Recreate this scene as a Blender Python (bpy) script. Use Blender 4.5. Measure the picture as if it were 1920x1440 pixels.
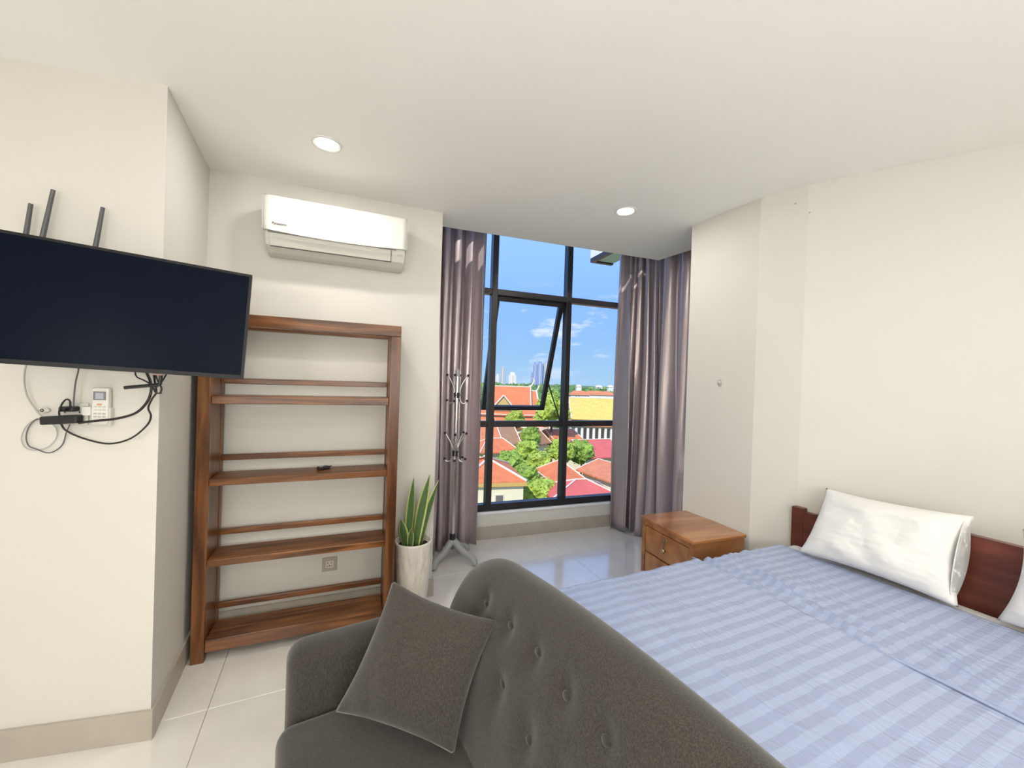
import bpy, bmesh, math, random
from mathutils import Vector, Matrix, noise
random.seed(7)
for o in list(bpy.data.objects): bpy.data.objects.remove(o)
S = bpy.context.scene
COL = S.collection
PI = math.pi
R = math.radians

# ------------------------------------------------------------------ camera
FPX, CAMH, ROLL, PITCH = 740.0, 1.5, 0.032, 4 / 740.0
_fw = Vector((0, math.cos(PITCH), -math.sin(PITCH)))
_up = Vector((0, math.sin(PITCH), math.cos(PITCH)))
_rt = Vector((1, 0, 0))
CX = _rt * math.cos(ROLL) + _up * math.sin(ROLL)
CY = -_rt * math.sin(ROLL) + _up * math.cos(ROLL)
cam_d = bpy.data.cameras.new('camera')
cam = bpy.data.objects.new('camera', cam_d)
COL.objects.link(cam)
cam_d.sensor_width = 36.0
cam_d.lens = FPX / 1920 * 36.0
cam_d.clip_start = 0.02
cam_d.clip_end = 6000
m = Matrix((CX, CY, -_fw)).transposed().to_4x4()
m.translation = (0, 0, CAMH)
cam.matrix_world = m
S.camera = cam

# ------------------------------------------------------------------ view, sky, sun
S.view_settings.view_transform = 'Standard'
S.view_settings.look = 'None'
S.view_settings.gamma = 1.0
S.view_settings.use_curve_mapping = False
S.view_settings.exposure = 0.0
LAMP_W = 5.8            # watts of each ceiling downlight
SKY = 1.1
FILL_GLOBE_E = 27.5  # glow strength of the added fill globes
SUN = 4.6

def build_world():
    w = bpy.data.worlds.new('sky'); S.world = w; w.use_nodes = True
    nt = w.node_tree; N = nt.nodes; L = nt.links
    N.clear()
    out = N.new('ShaderNodeOutputWorld'); bg = N.new('ShaderNodeBackground')
    tc = N.new('ShaderNodeTexCoord'); sep = N.new('ShaderNodeSeparateXYZ')
    L.new(tc.outputs['Generated'], sep.inputs[0])
    rmp = N.new('ShaderNodeValToRGB'); L.new(sep.outputs['Z'], rmp.inputs[0])
    e = rmp.color_ramp.elements
    e[0].position = 0.0; e[0].color = (.40, .62, .86, 1)
    e[1].position = 1.0; e[1].color = (.31, .58, 1.25, 1)
    a = e.new(.10); a.color = (.31, .55, .88, 1)
    a = e.new(.20); a.color = (.28, .52, 1.2, 1)
    a = e.new(.32); a.color = (.33, .60, 1.25, 1)
    mp = N.new('ShaderNodeMapping'); mp.inputs['Scale'].default_value = (3.2, 3.2, 9.0)
    mp.inputs['Location'].default_value = (.35, .1, .22)
    L.new(tc.outputs['Generated'], mp.inputs[0])
    nz = N.new('ShaderNodeTexNoise'); nz.inputs['Scale'].default_value = 2.2; nz.inputs['Detail'].default_value = 7
    nz.inputs['Roughness'].default_value = .58
    L.new(mp.outputs[0], nz.inputs[0])
    cr = N.new('ShaderNodeValToRGB'); L.new(nz.outputs[0], cr.inputs[0])
    cr.color_ramp.elements[0].position = .53; cr.color_ramp.elements[0].color = (0, 0, 0, 1)
    cr.color_ramp.elements[1].position = .66; cr.color_ramp.elements[1].color = (1, 1, 1, 1)
    band = N.new('ShaderNodeValToRGB'); L.new(sep.outputs['Z'], band.inputs[0])
    b = band.color_ramp.elements
    b[0].position = .02; b[0].color = (.25, .25, .25, 1)
    b[1].position = .25; b[1].color = (.02, .02, .02, 1)
    q = b.new(.06); q.color = (.8, .8, .8, 1)
    q = b.new(.15); q.color = (.9, .9, .9, 1)
    mul = N.new('ShaderNodeMath'); mul.operation = 'MULTIPLY'
    L.new(cr.outputs[0], mul.inputs[0]); L.new(band.outputs[0], mul.inputs[1])
    mix = N.new('ShaderNodeMix'); mix.data_type = 'RGBA'
    L.new(mul.outputs[0], mix.inputs[0]); L.new(rmp.outputs[0], mix.inputs[6])
    mix.inputs[7].default_value = (.93, .95, 1.0, 1)
    L.new(mix.outputs[2], bg.inputs[0]); bg.inputs[1].default_value = SKY
    L.new(bg.outputs[0], out.inputs[0])
build_world()
sd = bpy.data.lights.new('sun', 'SUN'); sd.energy = SUN; sd.angle = R(.6); sd.color = (1, .95, .86)
so = bpy.data.objects.new('sun', sd); COL.objects.link(so)
so.location = (0, -20, 40)
so.rotation_euler = Vector((.40, .78, -.78)).to_track_quat('-Z', 'Y').to_euler()

# ------------------------------------------------------------------ pixel helpers (a pixel gives a direction only)
def ray(x, y):
    return _fw + CX * ((x - 960) / FPX) - CY * ((y - 720) / FPX)
def at(x, y, z):
    d = ray(x, y); t = (z - CAMH) / d.z
    return Vector((d.x * t, d.y * t, z))
def onw(x, y, a, b):
    d = ray(x, y); nx, ny = b[1] - a[1], a[0] - b[0]
    t = (a[0] * nx + a[1] * ny) / (d.x * nx + d.y * ny)
    return Vector((d.x * t, d.y * t, CAMH + d.z * t))
def atd(x, y, D):
    d = ray(x, y); t = D / d.y
    return Vector((d.x * t, D, CAMH + d.z * t))
def V2(p): return Vector((p[0], p[1]))
def ang(a, b): return math.atan2(b[1] - a[1], b[0] - a[0])

# ------------------------------------------------------------------ materials
MATS = {}
def mat(name, col, rough=.5, metal=0.0, spec=.5, noise_amt=0.0, noise_scale=8.0, bump=0.0, bump_scale=60.0, sheen=0.0,
        emit=None, emit_s=0.0, stretch=None, col2=None, coat=0.0, bump_dist=.002):
    if name in MATS: return MATS[name]
    mm = bpy.data.materials.new(name); mm.use_nodes = True
    nt = mm.node_tree; N = nt.nodes; L = nt.links
    b = N['Principled BSDF']
    b.inputs['Base Color'].default_value = (*col, 1); b.inputs['Roughness'].default_value = rough
    b.inputs['Metallic'].default_value = metal; b.inputs['Specular IOR Level'].default_value = spec
    b.inputs['Sheen Weight'].default_value = sheen; b.inputs['Coat Weight'].default_value = coat; b.inputs['Coat Roughness'].default_value = .16; b.inputs['Coat IOR'].default_value = 1.8
    tc = N.new('ShaderNodeTexCoord'); mp = N.new('ShaderNodeMapping'); L.new(tc.outputs['Object'], mp.inputs[0])
    if stretch: mp.inputs['Scale'].default_value = stretch
    if noise_amt or col2:
        nz = N.new('ShaderNodeTexNoise'); nz.inputs['Scale'].default_value = noise_scale; nz.inputs['Detail'].default_value = 6
        L.new(mp.outputs[0], nz.inputs[0])
        rp = N.new('ShaderNodeValToRGB'); L.new(nz.outputs[0], rp.inputs[0])
        c2 = col2 if col2 else tuple(max(0, c * (1 - noise_amt)) for c in col)
        rp.color_ramp.elements[0].position = .33; rp.color_ramp.elements[0].color = (*c2, 1)
        rp.color_ramp.elements[1].position = .68; rp.color_ramp.elements[1].color = (*col, 1)
        L.new(rp.outputs[0], b.inputs['Base Color'])
    if bump:
        n2 = N.new('ShaderNodeTexNoise'); n2.inputs['Scale'].default_value = bump_scale; n2.inputs['Detail'].default_value = 3
        L.new(mp.outputs[0], n2.inputs[0])
        bp = N.new('ShaderNodeBump'); bp.inputs['Strength'].default_value = bump; bp.inputs['Distance'].default_value = bump_dist
        L.new(n2.outputs[0], bp.inputs['Height']); L.new(bp.outputs[0], b.inputs['Normal'])
    if emit:
        b.inputs['Emission Color'].default_value = (*emit, 1); b.inputs['Emission Strength'].default_value = emit_s
    MATS[name] = mm
    return mm

def wood(name, dark, mid, light, rough=.3, scale=(14, 1.2, 14), coat=.0, dist=1.1):
    mm = bpy.data.materials.new(name); mm.use_nodes = True
    nt = mm.node_tree; N = nt.nodes; L = nt.links; b = N['Principled BSDF']
    tc = N.new('ShaderNodeTexCoord'); oi = N.new('ShaderNodeObjectInfo')
    add = N.new('ShaderNodeVectorMath'); add.operation = 'ADD'
    sc = N.new('ShaderNodeVectorMath'); sc.operation = 'SCALE'
    comb = N.new('ShaderNodeCombineXYZ')
    L.new(oi.outputs['Random'], comb.inputs[0]); L.new(oi.outputs['Random'], comb.inputs[1]); L.new(oi.outputs['Random'], comb.inputs[2])
    L.new(comb.outputs[0], sc.inputs[0]); sc.inputs['Scale'].default_value = 9.0
    L.new(tc.outputs['Object'], add.inputs[0]); L.new(sc.outputs[0], add.inputs[1])
    mp = N.new('ShaderNodeMapping'); mp.inputs['Scale'].default_value = scale; L.new(add.outputs[0], mp.inputs[0])
    nz = N.new('ShaderNodeTexNoise'); nz.inputs['Scale'].default_value = 1.6; nz.inputs['Detail'].default_value = 8
    nz.inputs['Distortion'].default_value = dist; L.new(mp.outputs[0], nz.inputs[0])
    rp = N.new('ShaderNodeValToRGB'); L.new(nz.outputs[0], rp.inputs[0])
    e = rp.color_ramp.elements
    e[0].position = .30; e[0].color = (*dark, 1); e[1].position = .72; e[1].color = (*light, 1)
    q = e.new(.5); q.color = (*mid, 1)
    L.new(rp.outputs[0], b.inputs['Base Color'])
    b.inputs['Roughness'].default_value = rough; b.inputs['Coat Weight'].default_value = coat; b.inputs['Coat Roughness'].default_value = .12
    bp = N.new('ShaderNodeBump'); bp.inputs['Strength'].default_value = .12; bp.inputs['Distance'].default_value = .002
    L.new(nz.outputs[0], bp.inputs['Height']); L.new(bp.outputs[0], b.inputs['Normal'])
    MATS[name] = mm
    return mm

def stripes(name, c1, c2, period, wr=0.25):
    mm = bpy.data.materials.new(name); mm.use_nodes = True
    nt = mm.node_tree; N = nt.nodes; L = nt.links; b = N['Principled BSDF']
    tc = N.new('ShaderNodeTexCoord'); sep = N.new('ShaderNodeSeparateXYZ')
    uv = N.new('ShaderNodeUVMap'); uv.uv_map = 'cloth'
    L.new(uv.outputs[0], sep.inputs[0])
    ml = N.new('ShaderNodeMath'); ml.operation = 'MULTIPLY'; ml.inputs[1].default_value = 1 / period; L.new(sep.outputs['Y'], ml.inputs[0])
    fr = N.new('ShaderNodeMath'); fr.operation = 'FRACT'; L.new(ml.outputs[0], fr.inputs[0])
    rp = N.new('ShaderNodeValToRGB'); L.new(fr.outputs[0], rp.inputs[0])
    e = rp.color_ramp.elements
    e[0].position = .47; e[0].color = (0, 0, 0, 1); e[1].position = .53; e[1].color = (1, 1, 1, 1)
    q = e.new(.97); q.color = (1, 1, 1, 1); q = e.new(1.0); q.color = (0, 0, 0, 1)
    mx = N.new('ShaderNodeMix'); mx.data_type = 'RGBA'; L.new(rp.outputs[0], mx.inputs[0])
    mx.inputs[6].default_value = (*c1, 1); mx.inputs[7].default_value = (*c2, 1)
    L.new(mx.outputs[2], b.inputs['Base Color'])
    mr = N.new('ShaderNodeMapRange'); L.new(rp.outputs[0], mr.inputs[0]); mr.inputs[3].default_value = .55; mr.inputs[4].default_value = .33
    L.new(mr.outputs[0], b.inputs['Roughness'])
    b.inputs['Sheen Weight'].default_value = .15
    nz = N.new('ShaderNodeTexNoise'); nz.inputs['Scale'].default_value = 16; nz.inputs['Detail'].default_value = 4; nz.inputs['Distortion'].default_value = 1.0
    mp = N.new('ShaderNodeMapping'); mp.inputs['Scale'].default_value = (2.4, .8, 1); L.new(uv.outputs[0], mp.inputs[0]); L.new(mp.outputs[0], nz.inputs[0])
    bp = N.new('ShaderNodeBump'); bp.inputs['Strength'].default_value = wr; bp.inputs['Distance'].default_value = .02
    L.new(nz.outputs[0], bp.inputs['Height']); L.new(bp.outputs[0], b.inputs['Normal'])
    MATS[name] = mm
    return mm

def fabric(name, c1, c2, scale=420, rough=.9, sheen=.3, bump=.35):
    mm = bpy.data.materials.new(name); mm.use_nodes = True
    nt = mm.node_tree; N = nt.nodes; L = nt.links; b = N['Principled BSDF']
    tc = N.new('ShaderNodeTexCoord'); mp = N.new('ShaderNodeMapping'); mp.inputs['Scale'].default_value = (1, 1, .25)
    L.new(tc.outputs['Object'], mp.inputs[0])
    nz = N.new('ShaderNodeTexNoise'); nz.inputs['Scale'].default_value = scale; nz.inputs['Detail'].default_value = 2
    L.new(mp.outputs[0], nz.inputs[0])
    rp = N.new('ShaderNodeValToRGB'); L.new(nz.outputs[0], rp.inputs[0])
    rp.color_ramp.elements[0].position = .35; rp.color_ramp.elements[0].color = (*c2, 1)
    rp.color_ramp.elements[1].position = .65; rp.color_ramp.elements[1].color = (*c1, 1)
    L.new(rp.outputs[0], b.inputs['Base Color']); b.inputs['Roughness'].default_value = rough
    b.inputs['Sheen Weight'].default_value = sheen; b.inputs['Specular IOR Level'].default_value = .2
    bp = N.new('ShaderNodeBump'); bp.inputs['Strength'].default_value = bump; bp.inputs['Distance'].default_value = .001
    L.new(nz.outputs[0], bp.inputs['Height']); L.new(bp.outputs[0], b.inputs['Normal'])
    MATS[name] = mm
    return mm

def glass(name, tint=(1, 1, 1), refl=.8):
    mm = bpy.data.materials.new(name); mm.use_nodes = True
    nt = mm.node_tree; N = nt.nodes; L = nt.links; N.clear()
    out = N.new('ShaderNodeOutputMaterial'); tr = N.new('ShaderNodeBsdfTransparent'); gl = N.new('ShaderNodeBsdfGlossy')
    tr.inputs[0].default_value = (*tint, 1); gl.inputs['Roughness'].default_value = .01
    fr = N.new('ShaderNodeFresnel'); fr.inputs[0].default_value = 1.3
    ml = N.new('ShaderNodeMath'); ml.operation = 'MULTIPLY'; ml.inputs[1].default_value = refl; L.new(fr.outputs[0], ml.inputs[0])
    mx = N.new('ShaderNodeMixShader'); L.new(ml.outputs[0], mx.inputs[0]); L.new(tr.outputs[0], mx.inputs[1]); L.new(gl.outputs[0], mx.inputs[2])
    L.new(mx.outputs[0], out.inputs[0])
    MATS[name] = mm
    return mm

WALL = mat('wall_paint', (.672, .657, .607), .6, noise_amt=.02, noise_scale=1.5, bump=.08, bump_scale=90)
CEIL = mat('ceiling_paint', (.93, .915, .89), .7, bump=.05, bump_scale=80)
TILE = mat('floor_tile', (.82, .80, .75), .16, noise_amt=.08, noise_scale=6, bump=.03, bump_scale=20, coat=1.0)
GROUT = mat('grout', (.58, .56, .52), .9, noise_amt=.1)
BASE = mat('baseboard_tile', (.46, .42, .36), .35, noise_amt=.1, noise_scale=12)
WHITE = mat('white_plastic', (.74, .74, .69), .28, noise_amt=.01)
OFFW = mat('offwhite_plastic', (.62, .61, .55), .4, noise_amt=.02)
GREYP = mat('grey_plastic', (.45, .45, .44), .5, noise_amt=.04)
DGREY = mat('dark_slot', (.06, .055, .05), .6, noise_amt=.1)
BLACK = mat('black_plastic', (.012, .012, .014), .35, noise_amt=.1)
ANTN = mat('antenna_grey', (.10, .10, .11), .4, noise_amt=.1)
SCREEN = mat('tv_screen', (.004, .007, .016), .30, noise_amt=.1, spec=.03)
ALU = mat('window_aluminium', (.035, .032, .034), .35, metal=.3, noise_amt=.1)
STEEL = mat('brushed_steel', (.78, .76, .72), .22, metal=1.0, noise_amt=.04)
BRASS = mat('antique_brass', (.62, .50, .24), .3, metal=1.0, noise_amt=.1)
GLASS = glass('window_glass', (.97, .985, 1.0), .35)
SHELFW = wood('walnut_shelf', (.060, .020, .007), (.165, .060, .017), (.31, .125, .040), .3, (1.2, 14, 14))
SHELFV = wood('walnut_upright', (.058, .019, .007), (.155, .055, .016), (.28, .11, .034), .3, (14, 14, 1.2))
STANDW = wood('nightstand_wood', (.20, .072, .022), (.36, .145, .045), (.52, .24, .085), .2, (5, .9, 5), .5, .5)
HEADW = wood('headboard_wood', (.09, .020, .012), (.13, .034, .02), (.19, .052, .028), .35, (12, 1.5, 12))
SOFAF = fabric('sofa_fabric', (.057, .051, .042), (.028, .025, .021))
CUSHF = fabric('cushion_fabric', (.063, .056, .047), (.032, .029, .025))
CURT = mat('curtain_satin', (.60, .51, .53), .33, metal=.55, sheen=.1, spec=.6, noise_amt=.12, noise_scale=30, stretch=(1, 1, .08), bump=.15, bump_scale=40, bump_dist=.004)
LINEN = mat('white_linen', (.77, .765, .745), .75, sheen=.2, bump=.25, bump_scale=14, bump_dist=.01, noise_amt=.02)
SHEETM = stripes('striped_sheet', (.30, .352, .525), (.355, .42, .605), .048, .45)  # blue window daylight is put into both stripe colours
POTM = mat('ceramic_pot', (.82, .77, .69), .45, noise_amt=.18, noise_scale=30, stretch=(1, 1, .4), bump=.9, bump_scale=34, bump_dist=.012)
SOIL = mat('soil', (.05, .034, .022), .95, noise_amt=.5, noise_scale=60, bump=1, bump_scale=80, bump_dist=.01)
STANDG = mat('stand_grey', (.42, .44, .43), .45, noise_amt=.06)

def translucent(mm, amount, col):
    nt = mm.node_tree; N = nt.nodes; L = nt.links
    out = next(n for n in N if n.type == 'OUTPUT_MATERIAL'); b = N['Principled BSDF']
    tr = N.new('ShaderNodeBsdfTranslucent'); tr.inputs[0].default_value = (*col, 1)
    mx = N.new('ShaderNodeMixShader'); mx.inputs[0].default_value = amount
    L.new(b.outputs[0], mx.inputs[1]); L.new(tr.outputs[0], mx.inputs[2]); L.new(mx.outputs[0], out.inputs[0])
translucent(CURT, .10, (.62, .50, .54))

def tworow(name, c_edge, c_mid, c_dark):
    mm = bpy.data.materials.new(name); mm.use_nodes = True
    nt = mm.node_tree; N = nt.nodes; L = nt.links; b = N['Principled BSDF']
    uv = N.new('ShaderNodeUVMap'); uv.uv_map = 'cloth'; sep = N.new('ShaderNodeSeparateXYZ'); L.new(uv.outputs[0], sep.inputs[0])
    rp = N.new('ShaderNodeValToRGB'); L.new(sep.outputs['X'], rp.inputs[0]); e = rp.color_ramp.elements
    e[0].position = .13; e[0].color = (1, 1, 1, 1); e[1].position = .20; e[1].color = (0, 0, 0, 1)
    q = e.new(.80); q.color = (0, 0, 0, 1); q = e.new(.87); q.color = (1, 1, 1, 1)
    mp = N.new('ShaderNodeMapping'); mp.inputs['Scale'].default_value = (2, 14, 1); L.new(uv.outputs[0], mp.inputs[0])
    nz = N.new('ShaderNodeTexNoise'); nz.inputs['Scale'].default_value = 2; nz.inputs['Detail'].default_value = 4; L.new(mp.outputs[0], nz.inputs[0])
    m1 = N.new('ShaderNodeMix'); m1.data_type = 'RGBA'; L.new(nz.outputs[0], m1.inputs[0]); m1.inputs[6].default_value = (*c_dark, 1); m1.inputs[7].default_value = (*c_mid, 1)
    m2 = N.new('ShaderNodeMix'); m2.data_type = 'RGBA'; L.new(rp.outputs[0], m2.inputs[0]); L.new(m1.outputs[2], m2.inputs[6]); m2.inputs[7].default_value = (*c_edge, 1)
    L.new(m2.outputs[2], b.inputs['Base Color']); b.inputs['Roughness'].default_value = .4
    MATS[name] = mm
    return mm
LEAFM = tworow('snake_leaf', (.62, .64, .22), (.12, .22, .07), (.03, .08, .03))

# ------------------------------------------------------------------ mesh helpers
class MB:
    def __init__(s): s.v = []; s.f = []; s.uv = None
    def add(s, vs, fs):
        n = len(s.v); s.v += [tuple(p) for p in vs]; s.f += [tuple(i + n for i in f) for f in fs]; return s
    def box(s, x0, x1, y0, y1, z0, z1):
        vs = [(x0, y0, z0), (x1, y0, z0), (x1, y1, z0), (x0, y1, z0), (x0, y0, z1), (x1, y0, z1), (x1, y1, z1), (x0, y1, z1)]
        return s.add(vs, [(0, 3, 2, 1), (4, 5, 6, 7), (0, 1, 5, 4), (1, 2, 6, 5), (2, 3, 7, 6), (3, 0, 4, 7)])
    def prism(s, poly, z0, z1):
        a = sum(poly[i][0] * poly[(i + 1) % len(poly)][1] - poly[(i + 1) % len(poly)][0] * poly[i][1] for i in range(len(poly)))
        if a < 0: poly = poly[::-1]
        n = len(poly)
        vs = [(p[0], p[1], z0) for p in poly] + [(p[0], p[1], z1) for p in poly]
        return s.add(vs, [tuple(range(n - 1, -1, -1)), tuple(range(n, 2 * n))] + [(i, (i + 1) % n, (i + 1) % n + n, i + n) for i in range(n)])
    def extrude_x(s, prof, x0, x1):           # profile in (y, z)
        n = len(prof)
        vs = [(x0, p[0], p[1]) for p in prof] + [(x1, p[0], p[1]) for p in prof]
        return s.add(vs, [tuple(range(n)), tuple(range(2 * n - 1, n - 1, -1))] + [(i, i + n, (i + 1) % n + n, (i + 1) % n) for i in range(n)])
    def extrude_y(s, prof, y0, y1):           # profile in (x, z)
        n = len(prof)
        vs = [(p[0], y0, p[1]) for p in prof] + [(p[0], y1, p[1]) for p in prof]
        return s.add(vs, [tuple(range(n)), tuple(range(2 * n - 1, n - 1, -1))] + [(i, i + n, (i + 1) % n + n, (i + 1) % n) for i in range(n)])
    def lathe(s, prof, n=32, c=(0, 0, 0)):
        vs = []; fs = []
        for r, z in prof:
            for k in range(n):
                a = 2 * PI * k / n; vs.append((c[0] + r * math.cos(a), c[1] + r * math.sin(a), c[2] + z))
        for i in range(len(prof) - 1):
            for k in range(n):
                k2 = (k + 1) % n; fs.append((i * n + k, i * n + k2, (i + 1) * n + k2, (i + 1) * n + k))
        fs.append(tuple(range(n - 1, -1, -1))); fs.append(tuple(range((len(prof) - 1) * n, len(prof) * n)))
        return s.add(vs, fs)
    def tube(s, pts, r, n=8, smooth=0):
        pts = [Vector(p) for p in pts]
        if smooth: pts = cat(pts, smooth)
        rs = r if isinstance(r, (list, tuple)) else None
        vs = []; fs = []; prev = None
        for i, p in enumerate(pts):
            t = (pts[min(i + 1, len(pts) - 1)] - pts[max(i - 1, 0)]).normalized()
            if prev is None:
                a = t.cross(Vector((0, 0, 1)))
                if a.length < .05: a = t.cross(Vector((0, 1, 0)))
                a.normalize()
            else:
                a = prev - t * prev.dot(t); a.normalize()
            prev = a; b = t.cross(a)
            rr = r if rs is None else rs[0] + (rs[1] - rs[0]) * i / (len(pts) - 1)
            for k in range(n):
                q = 2 * PI * k / n; vs.append(p + a * (rr * math.cos(q)) + b * (rr * math.sin(q)))
        for i in range(len(pts) - 1):
            for k in range(n):
                k2 = (k + 1) % n; fs.append((i * n + k, i * n + k2, (i + 1) * n + k2, (i + 1) * n + k))
        fs.append(tuple(range(n - 1, -1, -1))); fs.append(tuple(range((len(pts) - 1) * n, len(pts) * n)))
        return s.add(vs, fs)
    def sphere(s, c, r, n=12, m=8, sc=(1, 1, 1)):
        vs = [(c[0], c[1], c[2] - r * sc[2])]; fs = []
        for i in range(1, m):
            t = -PI / 2 + PI * i / m
            for k in range(n):
                a = 2 * PI * k / n
                vs.append((c[0] + r * sc[0] * math.cos(t) * math.cos(a), c[1] + r * sc[1] * math.cos(t) * math.sin(a), c[2] + r * sc[2] * math.sin(t)))
        vs.append((c[0], c[1], c[2] + r * sc[2])); top = len(vs) - 1
        for k in range(n):
            k2 = (k + 1) % n; fs.append((0, 1 + k2, 1 + k)); fs.append((top, top - n + k, top - n + k2))
            for i in range(m - 2): fs.append((1 + i * n + k, 1 + i * n + k2, 1 + (i + 1) * n + k2, 1 + (i + 1) * n + k))
        return s.add(vs, fs)
    def grid(s, fn, nu, nv, closed_u=False, closed_v=False):
        vs = [fn(i / (nu if closed_u else nu - 1), j / (nv if closed_v else nv - 1)) for j in range(nv) for i in range(nu)]
        fs = []
        for j in range(nv if closed_v else nv - 1):
            for i in range(nu if closed_u else nu - 1):
                i2 = (i + 1) % nu; j2 = (j + 1) % nv
                fs.append((j * nu + i, j * nu + i2, j2 * nu + i2, j2 * nu + i))
        return s.add(vs, fs)
    def build(s, name, material, parent=None, bevel=0, seg=2, smooth=False, solid=0, subsurf=0, uvs=None, loc=None, rotz=None):
        me = bpy.data.meshes.new(name)
        me.from_pydata(s.v, [], s.f)
        if uvs:
            lay = me.uv_layers.new(name='cloth')
            for l in me.loops: lay.data[l.index].uv = uvs[l.vertex_index]
        bm = bmesh.new(); bm.from_mesh(me)
        if not uvs: bmesh.ops.recalc_face_normals(bm, faces=bm.faces)
        if bevel: bmesh.ops.bevel(bm, geom=bm.edges[:], offset=bevel, segments=seg, affect='EDGES', profile=.5)
        bm.to_mesh(me); bm.free()
        if smooth:
            for p in me.polygons: p.use_smooth = True
        me.materials.append(material if not isinstance(material, str) else MATS[material])
        o = bpy.data.objects.new(name, me); COL.objects.link(o)
        if parent: o.parent = parent
        if loc is not None: o.location = loc
        if rotz is not None: o.rotation_euler = (0, 0, rotz)
        if solid:
            md = o.modifiers.new('thickness', 'SOLIDIFY'); md.thickness = solid; md.offset = 0
        if subsurf:
            md = o.modifiers.new('smooth', 'SUBSURF'); md.levels = subsurf; md.render_levels = subsurf
        if smooth and not subsurf and bevel == 0 and smooth == 'auto':
            pass
        return o

def cat(pts, n):
    P = [pts[0] * 2 - pts[1]] + list(pts) + [pts[-1] * 2 - pts[-2]]
    out = []
    for i in range(1, len(P) - 2):
        for k in range(n):
            t = k / n; a, b, c, d = P[i - 1], P[i], P[i + 1], P[i + 2]
            out.append(.5 * ((2 * b) + (c - a) * t + (2 * a - 5 * b + 4 * c - d) * t * t + (3 * b - a - 3 * c + d) * t ** 3))
    out.append(P[-2]); return out

def tag(o, label=None, cat_=None, group=None, kind=None):
    if label: o['label'] = label
    if cat_: o['category'] = cat_
    if group: o['group'] = group
    if kind: o['kind'] = kind
    return o
def thing(name, label, cat_, loc=(0, 0, 0), rotz=0, group=None):
    o = bpy.data.objects.new(name, None); COL.objects.link(o); o.empty_display_size = .05
    o.location = loc; o.rotation_euler = (0, 0, rotz)
    return tag(o, label, cat_, group)
def copy_tree(o, parent=None):
    c = o.copy(); COL.objects.link(c); c.parent = parent
    for ch in [k for k in bpy.data.objects if k.parent == o]: copy_tree(ch, c)
    return c
def autosmooth(o, angle=35):
    me = o.data
    for p in me.polygons: p.use_smooth = True
    me.set_sharp_from_angle(angle=R(angle))
    return o

# ================================================================== THE ROOM
ZC = 2.65
C1 = at(291, 1386, 0).lerp(at(305, 163, ZC), .5); C1.z = 0
T0 = at(0, 107, ZC); T0.z = 0
C2 = at(393, 316, ZC); C2.z = 0
C3 = at(825, 400, ZC).lerp(at(814, 1118, 0), .5); C3.z = 0
E0 = at(825, 424, ZC); E1 = at(1235, 488, ZC); E2 = at(1298, 468, ZC)
K0 = at(1298, 423, ZC); K1 = at(1427, 371, ZC); K2 = at(1516, 347, ZC); K3 = at(1920, 266, ZC)
for k in (K0, K1, K2, K3): k.z = 0
WA = at(910, 1011, 0); WB = at(1147, 985, 0)
dW = (WB - WA).normalized(); nW = Vector((-dW.y, dW.x, 0))      # nW points outdoors
WO = Vector((-.184, 3.744, 0))                                    # foot of the first mullion
def win(s, n=0, z=0): return WO + dW * s + nW * n + Vector((0, 0, z))
dT = (C1 - T0).normalized()
TL = C1 - dT * 1.8
dR = (K3 - K2).normalized()
KR = K2 + dR * 2.9
B1, B2 = Vector((-2.9, -1.6, 0)), Vector((3.7, -1.6, 0))

def struct(name, o_mb, m_, parent=None, **k):
    o = o_mb.build(name, m_, parent, **k)
    if not parent: o['kind'] = 'structure'
    return o
def wallstrip(name, a, b, th, z0, z1, m_, side=1):
    a, b = V2(a), V2(b); d = (b - a).normalized(); n = Vector((-d.y, d.x)) * th * side
    return struct(name, MB().prism([a, b, b + n, a + n], z0, z1), m_)

_n = Vector((-dT.y, dT.x)) * .14
struct('wall_left', MB().prism([V2(TL), V2(C1), V2(C1) + Vector((-.22, .10)), V2(TL) + _n], 0, ZC), WALL)
# pier between the television wall and the shelf wall, then the shelf wall with its end towards the window bay
struct('wall_pier', MB().prism([V2(C1), V2(C2), V2(C2) + Vector((-.6, .1)), V2(C1) + Vector((-.5, .02))], 0, ZC), WALL)
WSE = win(-.92)
struct('wall_shelf', MB().prism([V2(C2), V2(C3), (-.86, 3.46), (-2.1, 3.0), (-2.2, 2.4)], 0, ZC), WALL)
struct('wall_column', MB().prism([V2(K0), V2(K1), V2(K2), (2.55, 2.62), (2.12, 3.24)], 0, ZC), WALL)
wallstrip('wall_right', K2, KR, .14, 0, ZC, WALL)
wallstrip('wall_back', B1, B2, .14, 0, ZC, WALL, -1)
wallstrip('wall_rear_left', TL, B1, .14, 0, ZC, WALL, -1)
wallstrip('wall_rear_right', KR, B2, .14, 0, ZC, WALL)
# low wall under the windows
SILLZ = .25
WC = win(1.74)                                                     # outer corner of the window bay
dS = Vector((.47, -.883, 0)); nS = Vector((.883, .47, 0))
WE = WC + dS * 1.5
struct('wall_window', MB().prism([V2(WSE), V2(WC), V2(WC + nW * .2 + nS * .2), V2(WSE + nW * .2)], 0, SILLZ), WALL)
struct('wall_window_side', MB().prism([V2(WC), V2(WE), V2(WE + nS * .2), V2(WC + nW * .2 + nS * .2)], 0, SILLZ), WALL)
struct('trim_sill', MB().prism([V2(WSE - nW * .012), V2(WC - nW * .012 - nS * .012), V2(WC), V2(WSE)], SILLZ - .012, SILLZ + .012),
       mat('sill_paint', (.82, .84, .88), .25, noise_amt=.02))
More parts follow.
